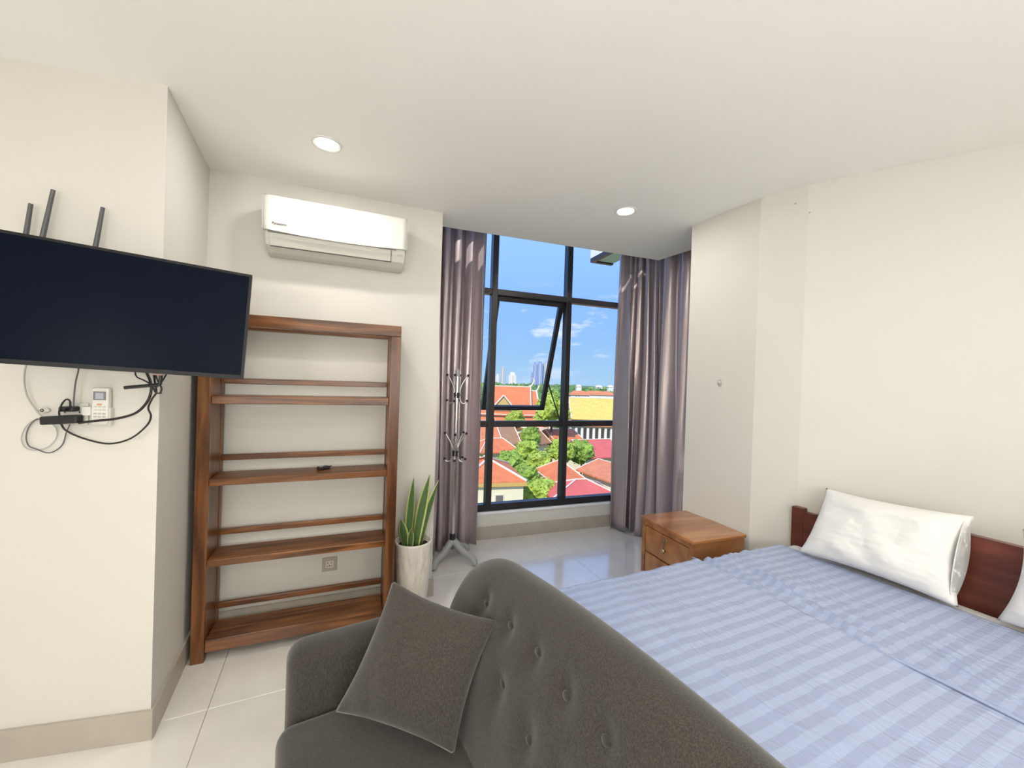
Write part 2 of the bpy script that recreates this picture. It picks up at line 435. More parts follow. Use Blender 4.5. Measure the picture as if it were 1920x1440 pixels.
# ceiling slab ends at the curtain pocket
dE = (E1 - E0).normalized(); EL = E0 - dE * .9
dF = (E2 - E1).normalized(); ER = E1 + dF * 1.6
ceil_poly = [V2(TL) + Vector((-.1, .1)), V2(EL), V2(E1), V2(ER), (2.9, 2.6), V2(KR) + Vector((.3, .2)), V2(B2) + Vector((.2, -.1)), V2(B1) + Vector((-.2, -.1))]
struct('ceiling', MB().prism(ceil_poly, ZC, ZC + .5), CEIL)
struct('ceiling_pocket', MB().prism([V2(EL) + Vector((-.4, .1)), V2(E1), V2(ER), V2(WE + nS * .3), V2(WC + nS * .3 + nW * .3), V2(WSE + nW * .3) + Vector((-.3, 0))], ZC + .5, ZC + .6), CEIL)

struct('wall_bay_left', MB().prism([(-.86, 3.46), V2(EL) + Vector((-.25, -.1)), (-2.0, 3.1), V2(WSE + nW * .2) + Vector((-.5, .1))], ZC, ZC + .5), WALL)
struct('wall_bay_right', MB().prism([V2(ER), (2.12, 3.24), V2(WE + nS * .2), (2.9, 2.6)], ZC, ZC + .5), WALL)
# floor: a bed of grout with separate tiles
floor_poly = [V2(TL) + Vector((-.1, .1)), V2(C1) + Vector((-.5, .3)), (-2.1, 2.9), V2(WSE) + Vector((-.2, .1)), V2(WC + nW * .1), V2(WE) + Vector((.2, 0)), V2(KR) + Vector((.1, .2)), V2(B2) + Vector((.1, -.1)), V2(B1) + Vector((-.1, -.1))]
floor = struct('floor', MB().prism(floor_poly, -.12, -.006), GROUT)
TH = R(25.0); tu = Vector((math.cos(TH), math.sin(TH), 0)); tv = Vector((-math.sin(TH), math.cos(TH), 0))
TO = at(1062, 1037, 0)
tile_me = None
room = [V2(TL), V2(C1), V2(C2), V2(C3), V2(WSE), V2(WC), V2(WE), V2(K0), V2(K1), V2(K2), V2(KR), V2(B2), V2(B1)]
def inside(p, poly):
    c = False; j = len(poly) - 1
    for i in range(len(poly)):
        if (poly[i][1] > p[1]) != (poly[j][1] > p[1]) and p[0] < (poly[j][0] - poly[i][0]) * (p[1] - poly[i][1]) / (poly[j][1] - poly[i][1]) + poly[i][0]: c = not c
        j = i
    return c
TS = .8
for i in range(-8, 9):
    for j in range(-10, 4):
        c = TO + tu * (TS * (i + .5)) + tv * (TS * (j + .5))
        cs = [c + tu * (a * TS * .5) + tv * (b * TS * .5) for a in (-1, 0, 1) for b in (-1, 0, 1)]
        if not any(inside(q, room) for q in cs): continue
        if tile_me is None:
            o = MB().box(-.3988, .3988, -.3988, .3988, -.008, 0).build('tile', TILE, floor, bevel=.0015, seg=1); tile_me = o.data
        else:
            o = bpy.data.objects.new('tile', tile_me); COL.objects.link(o); o.parent = floor
        o.location = (c.x, c.y, 0); o.rotation_euler = (0, 0, TH)

# baseboards
def baseboard(name, a, b, z1=.12):
    a, b = V2(a), V2(b); d = (b - a).normalized(); n = Vector((d.y, -d.x)) * .012
    return struct(name, MB().prism([a - d * .0, b + d * .012, b + d * .012 + n, a + n], 0.0005, z1), BASE)
baseboard('baseboard_left', TL, C1)
baseboard('baseboard_pier', C1, C2)
baseboard('baseboard_shelf', C2, C3)
baseboard('baseboard_shelf_end', C3, (-.86, 3.46))
baseboard('baseboard_window', WSE, WC)
baseboard('baseboard_column', K0, K1)
baseboard('baseboard_right', K2, KR)

# ------------------------------------------------------------------ windows
angW = math.atan2(dW.y, dW.x)
WZ0, WZ1 = SILLZ + .012, ZC + .5
fr = MB()
fr.box(-.92, 1.74, .02, .09, WZ0, WZ0 + .06); fr.box(-.92, 1.74, .02, .09, WZ1 - .05, WZ1); fr.box(-.92, -.86, .02, .09, WZ0 + .06, WZ1 - .05); fr.box(1.68, 1.74, .02, .09, WZ0 + .06, WZ1 - .05)
win1 = fr.build('window_1', ALU, loc=WO, rotz=angW); win1['kind'] = 'structure'
ZT1, ZT2 = 1.09, 2.355
MS = .795
mull = [0, MS, 2 * MS]
for x in mull[:2]:
    MB().box(x - .028, x + .028, .012, .098, WZ0 + .06, WZ1 - .05).build('mullion', ALU, win1, bevel=.003)
xs = [-.86, 0, MS, 1.68]
for i in range(3):
    x0, x1 = xs[i] + (.028 if i else 0), xs[i + 1] - (.028 if i < 2 else 0)
    for z in (ZT1, ZT2):
        MB().box(x0, x1, .018, .092, z - .028, z + .028).build('transom', ALU, win1, bevel=.003)
    for (z0, z1) in ((WZ0 + .06, ZT1 - .028), (ZT1 + .028, ZT2 - .028), (ZT2 + .028, WZ1 - .05)):
        if i == 1 and z0 > 1 and z1 < 2.5: continue
        MB().box(x0, x1, .052, .058, z0, z1).build('pane', GLASS, win1)
# open awning sash
x0, x1 = .03, MS - .03
sash_h = ZT2 - .03 - (ZT1 + .03)
sash = MB()
w_ = .045
sash.box(x0, x1, 0, .045, -w_, 0); sash.box(x0, x1, 0, .045, -sash_h, -sash_h + w_)
sash.box(x0, x0 + w_, 0, .045, -sash_h + w_, -w_); sash.box(x1 - w_, x1, 0, .045, -sash_h + w_, -w_)
so_ = sash.build('sash', ALU, win1, bevel=.002, seg=1)
so_.location = (0, .075, ZT2 - .03); so_.rotation_euler = (R(19.5), 0, 0)
MB().box(x0 + w_, x1 - w_, .02, .026, -sash_h + w_, -w_).build('pane', GLASS, so_)
MB().box(x0 + .3, x0 + .42, -.03, 0, -sash_h + .01, -sash_h + .03).build('sash_handle', ALU, so_, bevel=.004)
for xx in (x1 - .012, x0 + .012):
    so_m = Matrix.Rotation(R(19.5), 4, 'X')
    pt = Vector((xx, .075, ZT2 - .03)) + (so_m @ Vector((0, .02, -sash_h * .72)))
    MB().tube([Vector((xx, .06, ZT1 + .03)), pt], .008, 6).build('stay_arm', ALU, win1)
    pt2 = Vector((xx, .075, ZT2 - .03)) + (so_m @ Vector((0, .02, -sash_h * .30)))
    MB().tube([Vector((xx, .06, ZT2 - .08)), pt2], .007, 6).build('stay_arm', ALU, win1)
# window on the side of the bay, behind the right curtain
angS = math.atan2(dS.y, dS.x)
fr = MB(); Ls = 1.5
fr.box(0, Ls, .02, .09, WZ0, WZ0 + .06); fr.box(0, Ls, .02, .09, WZ1 - .05, WZ1); fr.box(0.02, .06, .02, .09, WZ0 + .06, WZ1 - .05); fr.box(Ls - .06, Ls, .02, .09, WZ0 + .06, WZ1 - .05)
win2 = fr.build('window_2', ALU, loc=WC, rotz=angS); win2['kind'] = 'structure'
MB().box(.73, .785, .015, .095, WZ0 + .06, WZ1 - .05).build('mullion', ALU, win2)
for x0_, x1_ in ((.06, .73), (.785, Ls - .06)):
    zz = [WZ0 + .06, ZT1 - .028, ZT1 + .028, ZT2 - .028, ZT2 + .028, WZ1 - .05]
    for k in range(3): MB().box(x0_, x1_, .052, .058, zz[2 * k], zz[2 * k + 1]).build('pane', GLASS, win2)
    for z in (ZT1, ZT2): MB().box(x0_, x1_, .018, .092, z - .028, z + .028).build('transom', ALU, win2)

# ------------------------------------------------------------------ curtains
def curtain(name, path, z0, z1, folds, amp, label, seed, flare=0, n_sub=14, group=None):
    P = cat([Vector((p[0], p[1], 0)) for p in path], 12)
    ln = [0]
    for a, b in zip(P, P[1:]): ln.append(ln[-1] + (b - a).length)
    tot = ln[-1]; rnd = random.Random(seed)
    ph = [rnd.uniform(-.5, .5) for _ in range(40)]; am = [rnd.uniform(.6, 1.3) for _ in range(60)]
    nu = folds * n_sub + 1; nv = 26
    def samp(t):
        d = t * tot
        for i in range(len(ln) - 1):
            if ln[i + 1] >= d - 1e-9:
                k = (d - ln[i]) / max(1e-9, ln[i + 1] - ln[i]); p = P[i].lerp(P[i + 1], k); tt = (P[i + 1] - P[i]).normalized(); return p, Vector((-tt.y, tt.x, 0))
    def fn(u, v):
        p, n = samp(u)
        fold = u * folds; k = int(min(fold, folds - 1))
        w = math.sin(2 * PI * fold + .5 * math.sin(3 * v + ph[k % 40] * 3) + ph[k % 40] * .7 * math.sin(PI * (fold - k)))
        w = math.copysign(abs(w) ** .6, w)
        a = amp * am[k] * (1.05 - .25 * v) * (1 + .25 * math.sin(5 * v + k))
        q = p + n * (w * a) + (samp(min(1, u + .01))[0] - samp(max(0, u - .01))[0]).normalized() * (.012 * math.sin(4 * PI * fold + 2.2 * v + k) + flare * (1 - v) ** 3 * (u - .5))
        return Vector((q.x, q.y, z0 + (z1 - z0) * v + (.006 * math.sin(7 * u) if v == 0 else 0)))
    o = MB().grid(fn, nu, nv).build(name, CURT, smooth=True, solid=.003)
    return tag(o, label, 'curtain', group)
ZTOP = ZC + .46
curtain('curtain', [(-.65, 3.24), (-.685, 3.36), (-.67, 3.455), (-.50, 3.525), (-.275, 3.60)], .012, ZTOP, 6, .050,
        'grey satin curtain bunched behind the coat stand', 3)
curtain('curtain', [(1.085, 4.05), (1.19, 4.08), (1.29, 4.05), (1.36, 3.92), (1.40, 3.80)], .012, ZTOP, 4, .072,
        'grey satin curtain beside the fixed panes, next to bay corner', 5)
curtain('curtain', [(1.372, 3.85), (1.46, 3.64), (1.58, 3.40), (1.70, 3.16), (1.76, 3.06)], .012, ZTOP, 4, .075,
        'grey satin curtain hanging behind the nightstand and column', 9)
trk = MB().box(-.62, 1.45, -.2, -.16, ZTOP, ZC + .5).build('trim_track', mat('track_white', (.8, .8, .78), .4, noise_amt=.02), loc=WO, rotz=angW); trk['kind'] = 'structure'

# ------------------------------------------------------------------ downlights (lamp in each)
LENS = mat('lamp_lens', (1, 1, 1), .4, emit=(1, .96, .88), emit_s=14)
def downlight(p, label, group=None):
    t = thing('downlight', label, 'ceiling light', (p.x, p.y, ZC), 0, group)
    autosmooth(MB().lathe([(.052, .012), (.052, -.002), (.062, -.006), (.070, -.004), (.072, 0), (.072, .004)], 32).build('trim_ring', WHITE, t))
    MB().lathe([(.051, -.0005), (.051, -.003)], 24).build('lens', LENS, t)
    ld = bpy.data.lights.new('lamp', 'AREA'); ld.shape = 'DISK'; ld.size = .10; ld.energy = LAMP_W; ld.color = (1, .96, .89)
    lo = bpy.data.objects.new('lamp', ld); COL.objects.link(lo); lo.parent = t; lo.location = (0, 0, -.008)
    return t
L1 = at(613, 270, ZC); L2 = at(1173, 396, ZC)
downlight(L1, 'round recessed downlight, lit, in ceiling in front of the air conditioner')
downlight(L2, 'round recessed downlight, lit, in ceiling towards the window bay')
rowd = Vector((.385, -.923, 0)) * 1.8
for p in [Vector(q + (0,)) for q in ((-.27, .32), (.95, .68), (.42, -1.2), (2.1, -.69), (-1.95, -.33))]:  # out-of-view downlights added to brighten the room
    downlight(p, 'added unseen fill downlight, lit, in ceiling over the sofa end of room', 'added fill downlights over the sofa end of the room')

# unseen opal globes added behind the camera to fill ceiling and walls with light
FILL_GLOBE = mat('fill_globe_opal', (1, 1, 1), .4, emit=(1, .97, .92), emit_s=FILL_GLOBE_E)
def pendant(x, y, label):  # adds one fill-light globe, hung like a pendant
    t = thing('fill_globe', label, 'added fill light', (x, y, 1.32))
    MB().sphere((0, 0, .20), .20, 24, 16).build('globe', FILL_GLOBE, t, smooth=True)
    MB().lathe([(.05, .385), (.05, .42), (.02, .43)], 16).build('cap', WHITE, t)
    MB().tube([(0, 0, .42), (0, 0, ZC - 1.32 - .02)], .004, 6).build('cord', WHITE, t)
    MB().lathe([(.05, ZC - 1.32 - .025), (.055, ZC - 1.32)], 16).build('rose', WHITE, t)
pendant(-.7, -1.1, 'added unseen fill-light globe hanging near the television side wall')
pendant(.5, -1.1, 'added unseen fill-light globe hanging in the middle of the room')
pendant(1.5, -1.15, 'added unseen fill-light globe hanging near the bed side')

# ================================================================== OBJECTS ON THE SHELF WALL
dA = (C3 - C2).normalized(); nA = Vector((dA.y, -dA.x, 0)); angA = math.atan2(dA.y, dA.x)   # nA points into the room
def local(p, org, a):
    d = Vector(p) - Vector(org); c, s = math.cos(a), math.sin(a)
    return Vector((d.x * c + d.y * s, -d.x * s + d.y * c, d.z))

# ---- air conditioner
def air_conditioner():
    fa, fb = C2 + nA * .20, C3 + nA * .20
    tl, tr = onw(494, 366, fa, fb), onw(764, 408, fa, fb)
    xl, xr = local(tl, C2, angA).x, local(tr, C2, angA).x
    zt = (tl.z + tr.z) / 2 + .004
    org = C2 + dA * ((xl + xr) / 2)
    t = thing('air_conditioner', 'white split air conditioner mounted high on wall above the shelf', 'air conditioner', (org.x, org.y, zt - .30), angA)
    w = (xr - xl) / 2; h = .30
    body = [(-.001, h - .005), (-.175, h - .005), (-.178, .115), (-.172, .075), (-.150, .035), (-.10, .008), (-.06, 0), (-.001, .004)]
    MB().extrude_x(body, -w + .006, w - .006).build('body', OFFW, t, bevel=.004)
    def pan(u, v):
        x = -w + 2 * w * u; sag = .014 * (1 - (2 * u - 1) ** 2)
        prof = [(-.02, h), (-.185, h), (-.198, h - .012), (-.206, h - .06), (-.208, h - .12), (-.203, .108 - sag), (-.176, .110 - sag)]
        q = prof[int(round(v * 6))]; return (x, q[0], q[1])
    p = MB().grid(pan, 25, 7).build('front_panel', WHITE, t, solid=.004); autosmooth(p, 40)
    for s in (-1, 1):
        MB().extrude_x([(-.02, h), (-.185, h), (-.198, h - .012), (-.206, h - .06), (-.208, h - .12), (-.203, .108), (-.02, .11)], s * w - .003, s * w + .003).build('side_cap', WHITE, t)
    # louver under the panel, with dark gaps round it
    MB().extrude_x([(-.179, .098), (-.175, .074), (-.153, .034), (-.147, .038), (-.168, .076), (-.173, .098)], -w + .03, w - .09).build('louver', OFFW, t, bevel=.001, seg=1)
    MB().box(-w + .03, w - .086, -.1545, -.146, .030, .0335).build('louver_gap', DGREY, t)
    MB().extrude_x([(-.1795, .098), (-.1755, .074), (-.1535, .034), (-.15, .036), (-.172, .076), (-.175, .098)], w - .089, w - .0865).build('louver_gap', DGREY, t)
    MB().extrude_x([(-.181, .112), (-.18, .099), (-.17, .099), (-.17, .112)], -w + .02, w - .06).build('panel_shadow_gap', mat('vent_grey', (.30, .29, .26), .5, noise_amt=.05), t)
    MB().box(w - .05, w - .02, -.1735, -.170, .070, .078).build('indicator', GREYP, t)
    cu = bpy.data.curves.new('lettering', 'FONT'); cu.body = 'Panasonic'; cu.size = .020; cu.extrude = .0006; cu.align_x = 'LEFT'
    tmp = bpy.data.objects.new('tmp', cu); COL.objects.link(tmp)
    bpy.context.view_layer.update()
    me = bpy.data.meshes.new_from_object(tmp.evaluated_get(bpy.context.evaluated_depsgraph_get()))
    bpy.data.objects.remove(tmp)
    me.materials.append(mat('lettering_black', (.05, .05, .05), .5, noise_amt=.05))
    lo = bpy.data.objects.new('lettering', me); COL.objects.link(lo); lo.parent = t
    lo.location = (-w + .045, -.2105, .135); lo.rotation_euler = (R(90), 0, 0); lo.scale = (.93, 1, 1)
air_conditioner()

# ---- open bookcase
def bookcase():
    fl = at(355, 1249, 0)
    depth = (fl - C2).dot(nA) - .03
    fa, fb = fl, fl + dA
    rt = onw(753, 612, fa, fb)
    W = local(rt, fl, angA).x
    zt = rt.z
    t = thing('bookcase', 'dark walnut open bookcase with five levels against the white wall', 'bookcase', fl, angA)
    lv = [onw(381, 742, fa, fb).z, onw(381, 900, fa, fb).z, onw(381, 1053, fa, fb).z, onw(381, 1203, fa, fb).z]
    pw = .058
    for x0 in (0, W - pw):
        MB().box(x0, x0 + pw, 0, .045, .0, zt - .064).build('front_post', SHELFV, t, bevel=.003)
        MB().box(x0, x0 + pw, depth - .045, depth, 0, zt - .064).build('rear_post', SHELFV, t, bevel=.003)
        xi = x0 + pw - .030 if x0 == 0 else x0 + .004
        MB().box(xi, xi + .026, .045, depth - .045, .06, zt - .064).build('side_panel', SHELFV, t, bevel=.002)
    MB().box(0, W, 0, .05, zt - .064, zt).build('top_rail', SHELFW, t, bevel=.003)
    MB().box(0, W, depth - .05, depth, zt - .064, zt).build('top_rail', SHELFW, t, bevel=.003)
    for x0 in (0, W - pw):
        MB().box(x0, x0 + pw, .05, depth - .05, zt - .064, zt).build('top_side_rail', SHELFV, t, bevel=.003)
    for i, z in enumerate(lv):
        th = (.042, .036, .036, .065)[i]
        ye = .004
        MB().box(pw + .002 if i == 0 else pw + .002, W - pw - .002, ye, depth - .05, z - th, z).build('shelf', SHELFW, t, bevel=.003)
        MB().box(pw + .002, W - pw - .002, depth - .045, depth - .022, z + .060, z + .092).build('back_slat', SHELFW, t, bevel=.003)
    return t, fl, lv, depth, W
bc, bfl, blv, bdep, bW = bookcase()
# small black remote lying on the third level
p = onw(606, 880, bfl + (-nA) * .12, bfl + (-nA) * .12 + dA)
t = thing('remote_fob', 'small black remote lying on the middle bookcase shelf', 'remote control', (p.x, p.y, blv[1]), angA + .5)
MB().box(-.032, .032, -.02, .02, .0, .018).build('body', BLACK, t, bevel=.006, seg=3)
MB().box(-.024, -.004, -.012, .012, .018, .021).build('button', GREYP, t, bevel=.001)
MB().tube([(.03, 0, .01), (.055, .012, .012), (.05, .028, .006), (.02, .03, .004)], .0025, 6, 5).build('strap', BLACK, t)

# ---- wall outlet seen between the bookcase shelves
def outlet(name, label, p, a, w=.086, h=.086, mplate=None):
    t = thing(name, label, 'socket', p, a)
    MB().box(-w / 2, w / 2, -.008, 0, -h / 2, h / 2).build('plate', mplate or mat('taupe_plate', (.42, .37, .32), .4, noise_amt=.04), t, bevel=.003)
    MB().box(-.022, .022, -.0095, -.008, -.022, .022).build('insert', OFFW, t, bevel=.001, seg=1)
    for (x, z, sx, sz) in ((-.010, .008, .002, .005), (.010, .008, .002, .005), (0, -.008, .003, .004), (-.012, -.010, .004, .002), (.012, -.010, .004, .002)):
        MB().box(x - sx, x + sx, -.0105, -.0094, z - sz, z + sz).build('slot', DGREY, t)
    return t
p = onw(618, 1057, C2, C3)
outlet('power_outlet', 'taupe wall outlet with white insert low behind the bookcase', p, angA)

# ================================================================== TELEVISION CORNER
angT = math.atan2(dT.y, dT.x); nT = Vector((dT.y, -dT.x, 0))
def onT(x, y, off=0.0):
    return onw(x, y, T0 + nT * off, C1 + nT * off)
TVC = Vector((-1.417, 1.449, 1.710))
TVR = Matrix.Rotation(.548, 4, 'Z') @ Matrix.Rotation(.049, 4, 'Y')
def tv():
    t = thing('television', 'black flat television angled out from the wall on an arm', 'television')
    t.matrix_world = Matrix.Translation(TVC) @ TVR
    w, h = .3675, .2175
    MB().box(-w, w, 0, .028, -h, h).build('housing', BLACK, t, bevel=.003)
    MB().box(-.24, .24, .028, .055, -h + .02, h - .12).build('rear_cover', BLACK, t, bevel=.008)
    b = .010
    bz = MB(); bz.box(-w, w, -.003, 0, h - b, h); bz.box(-w, w, -.003, 0, -h, -h + .016); bz.box(-w, -w + b, -.003, 0, -h + .016, h - b); bz.box(w - b, w, -.003, 0, -h + .016, h - b)
    bz.build('bezel', mat('bezel_black', (.010, .010, .012), .4, noise_amt=.1, spec=.2), t)
    MB().box(-w + b, w - b, -.0012, 0, -h + .016, h - b).build('screen', SCREEN, t)
    MB().box(.085, .115, -.003, .006, -h - .006, -h + .001).build('sensor_badge', mat('badge', (.22, .10, .08), .4, noise_amt=.1), t, bevel=.001)
    return t
tvo = tv()
def tvp(x, y, z): return TVC + (TVR.to_3x3() @ Vector((x, y, z)))
# wall arm
def arm():
    c = tvp(-.02, .056, .03); wp = C1 - dT * .30; wp = Vector((wp.x, wp.y, 1.74)) + nT * .012
    t = thing('television_bracket', 'black steel bracket holding the television to the wall', 'bracket', (wp.x, wp.y, 1.74), angT)
    L_ = lambda q: local(q, (wp.x, wp.y, 1.74), angT)
    MB().box(-.03, .03, -.001, .011, -.12, .12).build('wall_plate', BLACK, t, bevel=.003)
    q = L_(c); mid = Vector((q.x * .5 + .12, q.y * .5, 0))
    MB().tube([Vector((0, -.012, 0)), mid], .016, 10).build('arm', BLACK, t)
    MB().tube([mid, q], .016, 10).build('arm', BLACK, t)
    a, b = L_(atd(233, 727, 1.50)), L_(atd(300, 721, 1.54))
    MB().tube([a, b], .0065, 8).build('clip_bar', BLACK, t)
    MB().tube([b, L_(tvp(.10, .05, -.15))], .006, 8).build('drop_bar', BLACK, t)
arm()
# router with three aerials behind the top of the television
def router():
    base = onT(95, 500, .02)
    t = thing('wifi_router', 'dark wifi router behind the television with upright antennas', 'router', (base.x, base.y, base.z - .02), angT)
    L_ = lambda q: local(q, t.location, angT)
    MB().box(-.13, .13, -.03, .018, -.02, .10).build('body', BLACK, t, bevel=.006)
    for (x0, y0, x1, y1) in ((44, 470, 58, 382), (74, 470, 100, 356), (176, 480, 193, 389)):
        MB().tube([L_(onT(x0, y0, .035)), L_(onT(x1, y1, .035))], [.0085, .0065], 8).build('antenna', ANTN, t)
router()
# socket strip, adapters and the remote in its holder below
def onTl(x, y, off, org): return local(onT(x, y, off), org, angT)
def psocket():
    p = onT(141, 776)
    t = thing('double_socket', 'cream double wall socket under the television with plugs', 'socket', p, angT)
    w = (onTl(168, 776, 0, p).x - onTl(113, 776, 0, p).x) / 2
    MB().box(-w, w, -.010, 0, -.043, .043).build('plate', OFFW, t, bevel=.003)
    for x in (-.035, .03):
        for (dx, dz) in ((-.009, .008), (.009, .008), (0, -.01)):
            MB().box(x + dx - .0025, x + dx + .0025, -.0105, -.0095, dz - .004, dz + .004).build('slot', DGREY, t)
    MB().box(.034, .062, -.02, -.01, -.004, .03).build('switch', WHITE, t, bevel=.002)
    return p
ps = psocket()
def plug(x, y, label, w=.03, h=.016, d=.05):
    p = onT(x, y, .0105)
    t = thing('power_plug', label, 'plug', p, angT)
    MB().box(-w, w, -d, 0, -h, h).build('body', BLACK, t, bevel=.006, seg=3)
    MB().tube([(w * .2, -d, 0), (w * .2, -d - .014, .004)], .006, 8).build('strain_relief', BLACK, t)
plug(137, 766, 'small black plug pushed into the cream double socket', .024, .010, .035)
def adapter():
    p = onT(123, 786, .0175)
    t = thing('power_adapter', 'flat black power adapter hanging across the double socket', 'adapter', p, angT + .0)
    b = MB().box(-.058, .058, -.034, 0, -.016, .016).build('body', BLACK, t, bevel=.006, seg=3); b.rotation_euler = (0, R(-4), 0)
adapter()
def remote():
    p = onT(196, 793)
    t = thing('handheld_remote', 'white air conditioner remote with small screen in wall holder', 'remote control', p, angT)
    k = local(onT(196, 727), p, angT).z
    MB().box(-.032, .032, -.022, 0, -.008, k * .45).build('holder', OFFW, t, bevel=.004)
    MB().box(-.027, .027, -.028, -.006, -.002, k).build('body', WHITE, t, bevel=.005, seg=3)
    MB().box(-.020, .020, -.0295, -.0278, k * .66, k * .90).build('display', mat('lcd', (.24, .25, .30), .25, noise_amt=.2, noise_scale=60), t)
    MB().box(-.013, .013, -.030, -.0278, k * .69, k * .86).build('display_window', mat('lcd_light', (.50, .50, .56), .25, noise_amt=.1), t)
    MB().box(-.008, .008, -.0305, -.0278, k * .52, k * .56).build('button', mat('button_orange', (.75, .35, .2), .5, noise_amt=.05), t, bevel=.001, seg=1)
    for r_ in range(2):
        for c_ in range(3): MB().box(-.018 + c_ * .014, -.008 + c_ * .014, -.0302, -.0278, k * .26 - r_ * .012, k * .26 + .006 - r_ * .012).build('button', GREYP, t, bevel=.0008, seg=1)
        for c_ in range(3): MB().box(-.018 + c_ * .014, -.008 + c_ * .014, -.0302, -.0278, k * .45 - r_ * .012, k * .45 + .006 - r_ * .012).build('button', OFFW, t, bevel=.0008, seg=1)
remote()
def cable(name, pts, r, m_, label, offs=.02):
    P = [onT(x, y, o) for (x, y, o) in pts]
    o = MB().tube(P, r, 7, 6).build(name, m_, smooth=True)
    return tag(o, label, 'cable')
CBLK = mat('cable_black', (.015, .013, .014), .5, noise_amt=.1)
CWHT = mat('cable_white', (.45, .44, .42), .5, noise_amt=.05)
CGRY = mat('cable_grey', (.12, .12, .14), .5, noise_amt=.1)
cable('cable', [(148, 793, .04), (180, 789, .04), (218, 785, .05), (255, 774, .06), (277, 752, .07), (284, 728, .075), (281, 712, .06), (272, 692, .045)], .0048, CBLK, 'thick black cable sweeping from the adapter up behind the television')
cable('cable', [(114, 794, .04), (125, 808, .03), (160, 823, .03), (205, 832, .03), (245, 822, .04), (275, 798, .05), (283, 780, .06), (278, 765, .065), (285, 748, .07), (293, 735, .075), (290, 715, .06), (288, 694, .045)], .0034, CBLK, 'long black cable looping low under the remote to the bracket')
cable('cable', [(300, 738, .08), (303, 728, .08), (296, 714, .065), (292, 702, .05), (296, 690, .04)], .003, CBLK, 'short black cable curling from the bracket clip behind the television')
cable('cable', [(253, 692, .045), (256, 706, .06), (270, 713, .07), (284, 722, .075), (292, 736, .08), (303, 737, .08)], .0028, CBLK, 'short black cable curling down left of the bracket clip')
cable('cable', [(312, 702, .06), (301, 719, .075), (289, 730, .085)], .0028, CBLK, 'short straight black cable right of the bracket clip')
cable('cable', [(147, 680, .06), (147, 694, .05), (142, 715, .04), (139, 740, .04), (138, 762, .045)], .0026, CGRY, 'thin dark cable dropping straight from the television to the socket')
cable('cable', [(132, 764, .04), (131, 752, .05), (124, 749, .055), (116, 758, .05), (111, 772, .05), (112, 782, .045)], .003, CBLK, 'short black lead arching from small plug to the adapter')
cable('cable', [(51, 676, .05), (46, 700, .03), (46, 722, .02), (52, 745, .02), (66, 766, .02), (78, 780, .03), (96, 788, .04)], .0028, CWHT, 'thin pale cable curving down from the television to the adapter')
cable('cable', [(98, 786, .03), (84, 784, .02), (66, 788, .015), (54, 801, .012), (49, 820, .012), (54, 836, .012), (68, 842, .012), (88, 849, .012), (104, 845, .012), (118, 832, .012), (124, 812, .015), (131, 796, .03)], .0022, CGRY, 'thin grey cable coiled in a loose loop below the adapter')
cable('cable', [(70, 784, .012), (50, 798, .009), (40, 820, .009), (46, 838, .009), (66, 844, .009), (90, 838, .009), (105, 822, .009), (106, 805, .009), (98, 795, .012)], .0018, CWHT, 'thin white cable coiled in a loose loop below the adapter')
def dongle():
    p = onT(84, 769, .006)
    t = thing('cable_joiner', 'round white cable joiner with black cap beside the double socket', 'cable joiner', p, angT)
    MB().sphere((0, -.004, 0), .014, 12, 8, (1.4, .6, .8)).build('body', OFFW, t, smooth=True)
    MB().lathe([(.006, 0), (.007, .004), (.006, .012)], 12).build('cap', BLACK, t, smooth=True).rotation_euler = (R(90), 0, 0)
dongle()

# small oval cap on the column and two nails near the ceiling
p = onw(1350, 718, K0, K1); aK = ang(K0, K1)
t = thing('oval_hook', 'tiny grey oval hook on the white column above nightstand', 'hook', p, aK)
MB().sphere((0, -.003, 0), .019, 12, 8, (.7, .3, 1.2)).build('plate', mat('hook_grey', (.42, .40, .37), .4, noise_amt=.1), t, smooth=True)
MB().sphere((0, -.009, .004), .010, 10, 6, (.8, .8, 1.0)).build('peg', mat('hook_light', (.6, .58, .54), .4, noise_amt=.1), t, smooth=True)
for (x, y, A_, B_, lb) in ((1492, 382, K1, K2, 'small dark nail near ceiling on the side of the column'), (1518, 399, K2, K3, 'small dark nail near ceiling at the corner of the bed wall')):
    p = onw(x, y, A_, B_); a_ = ang(A_, B_)
    o = MB().lathe([(.002, -.01), (.002, .006), (.0045, .007), (.004, .009)], 10).build('nail', GREYP, loc=p); o.rotation_euler = (R(90), 0, a_)
    tag(o, lb, 'nail')

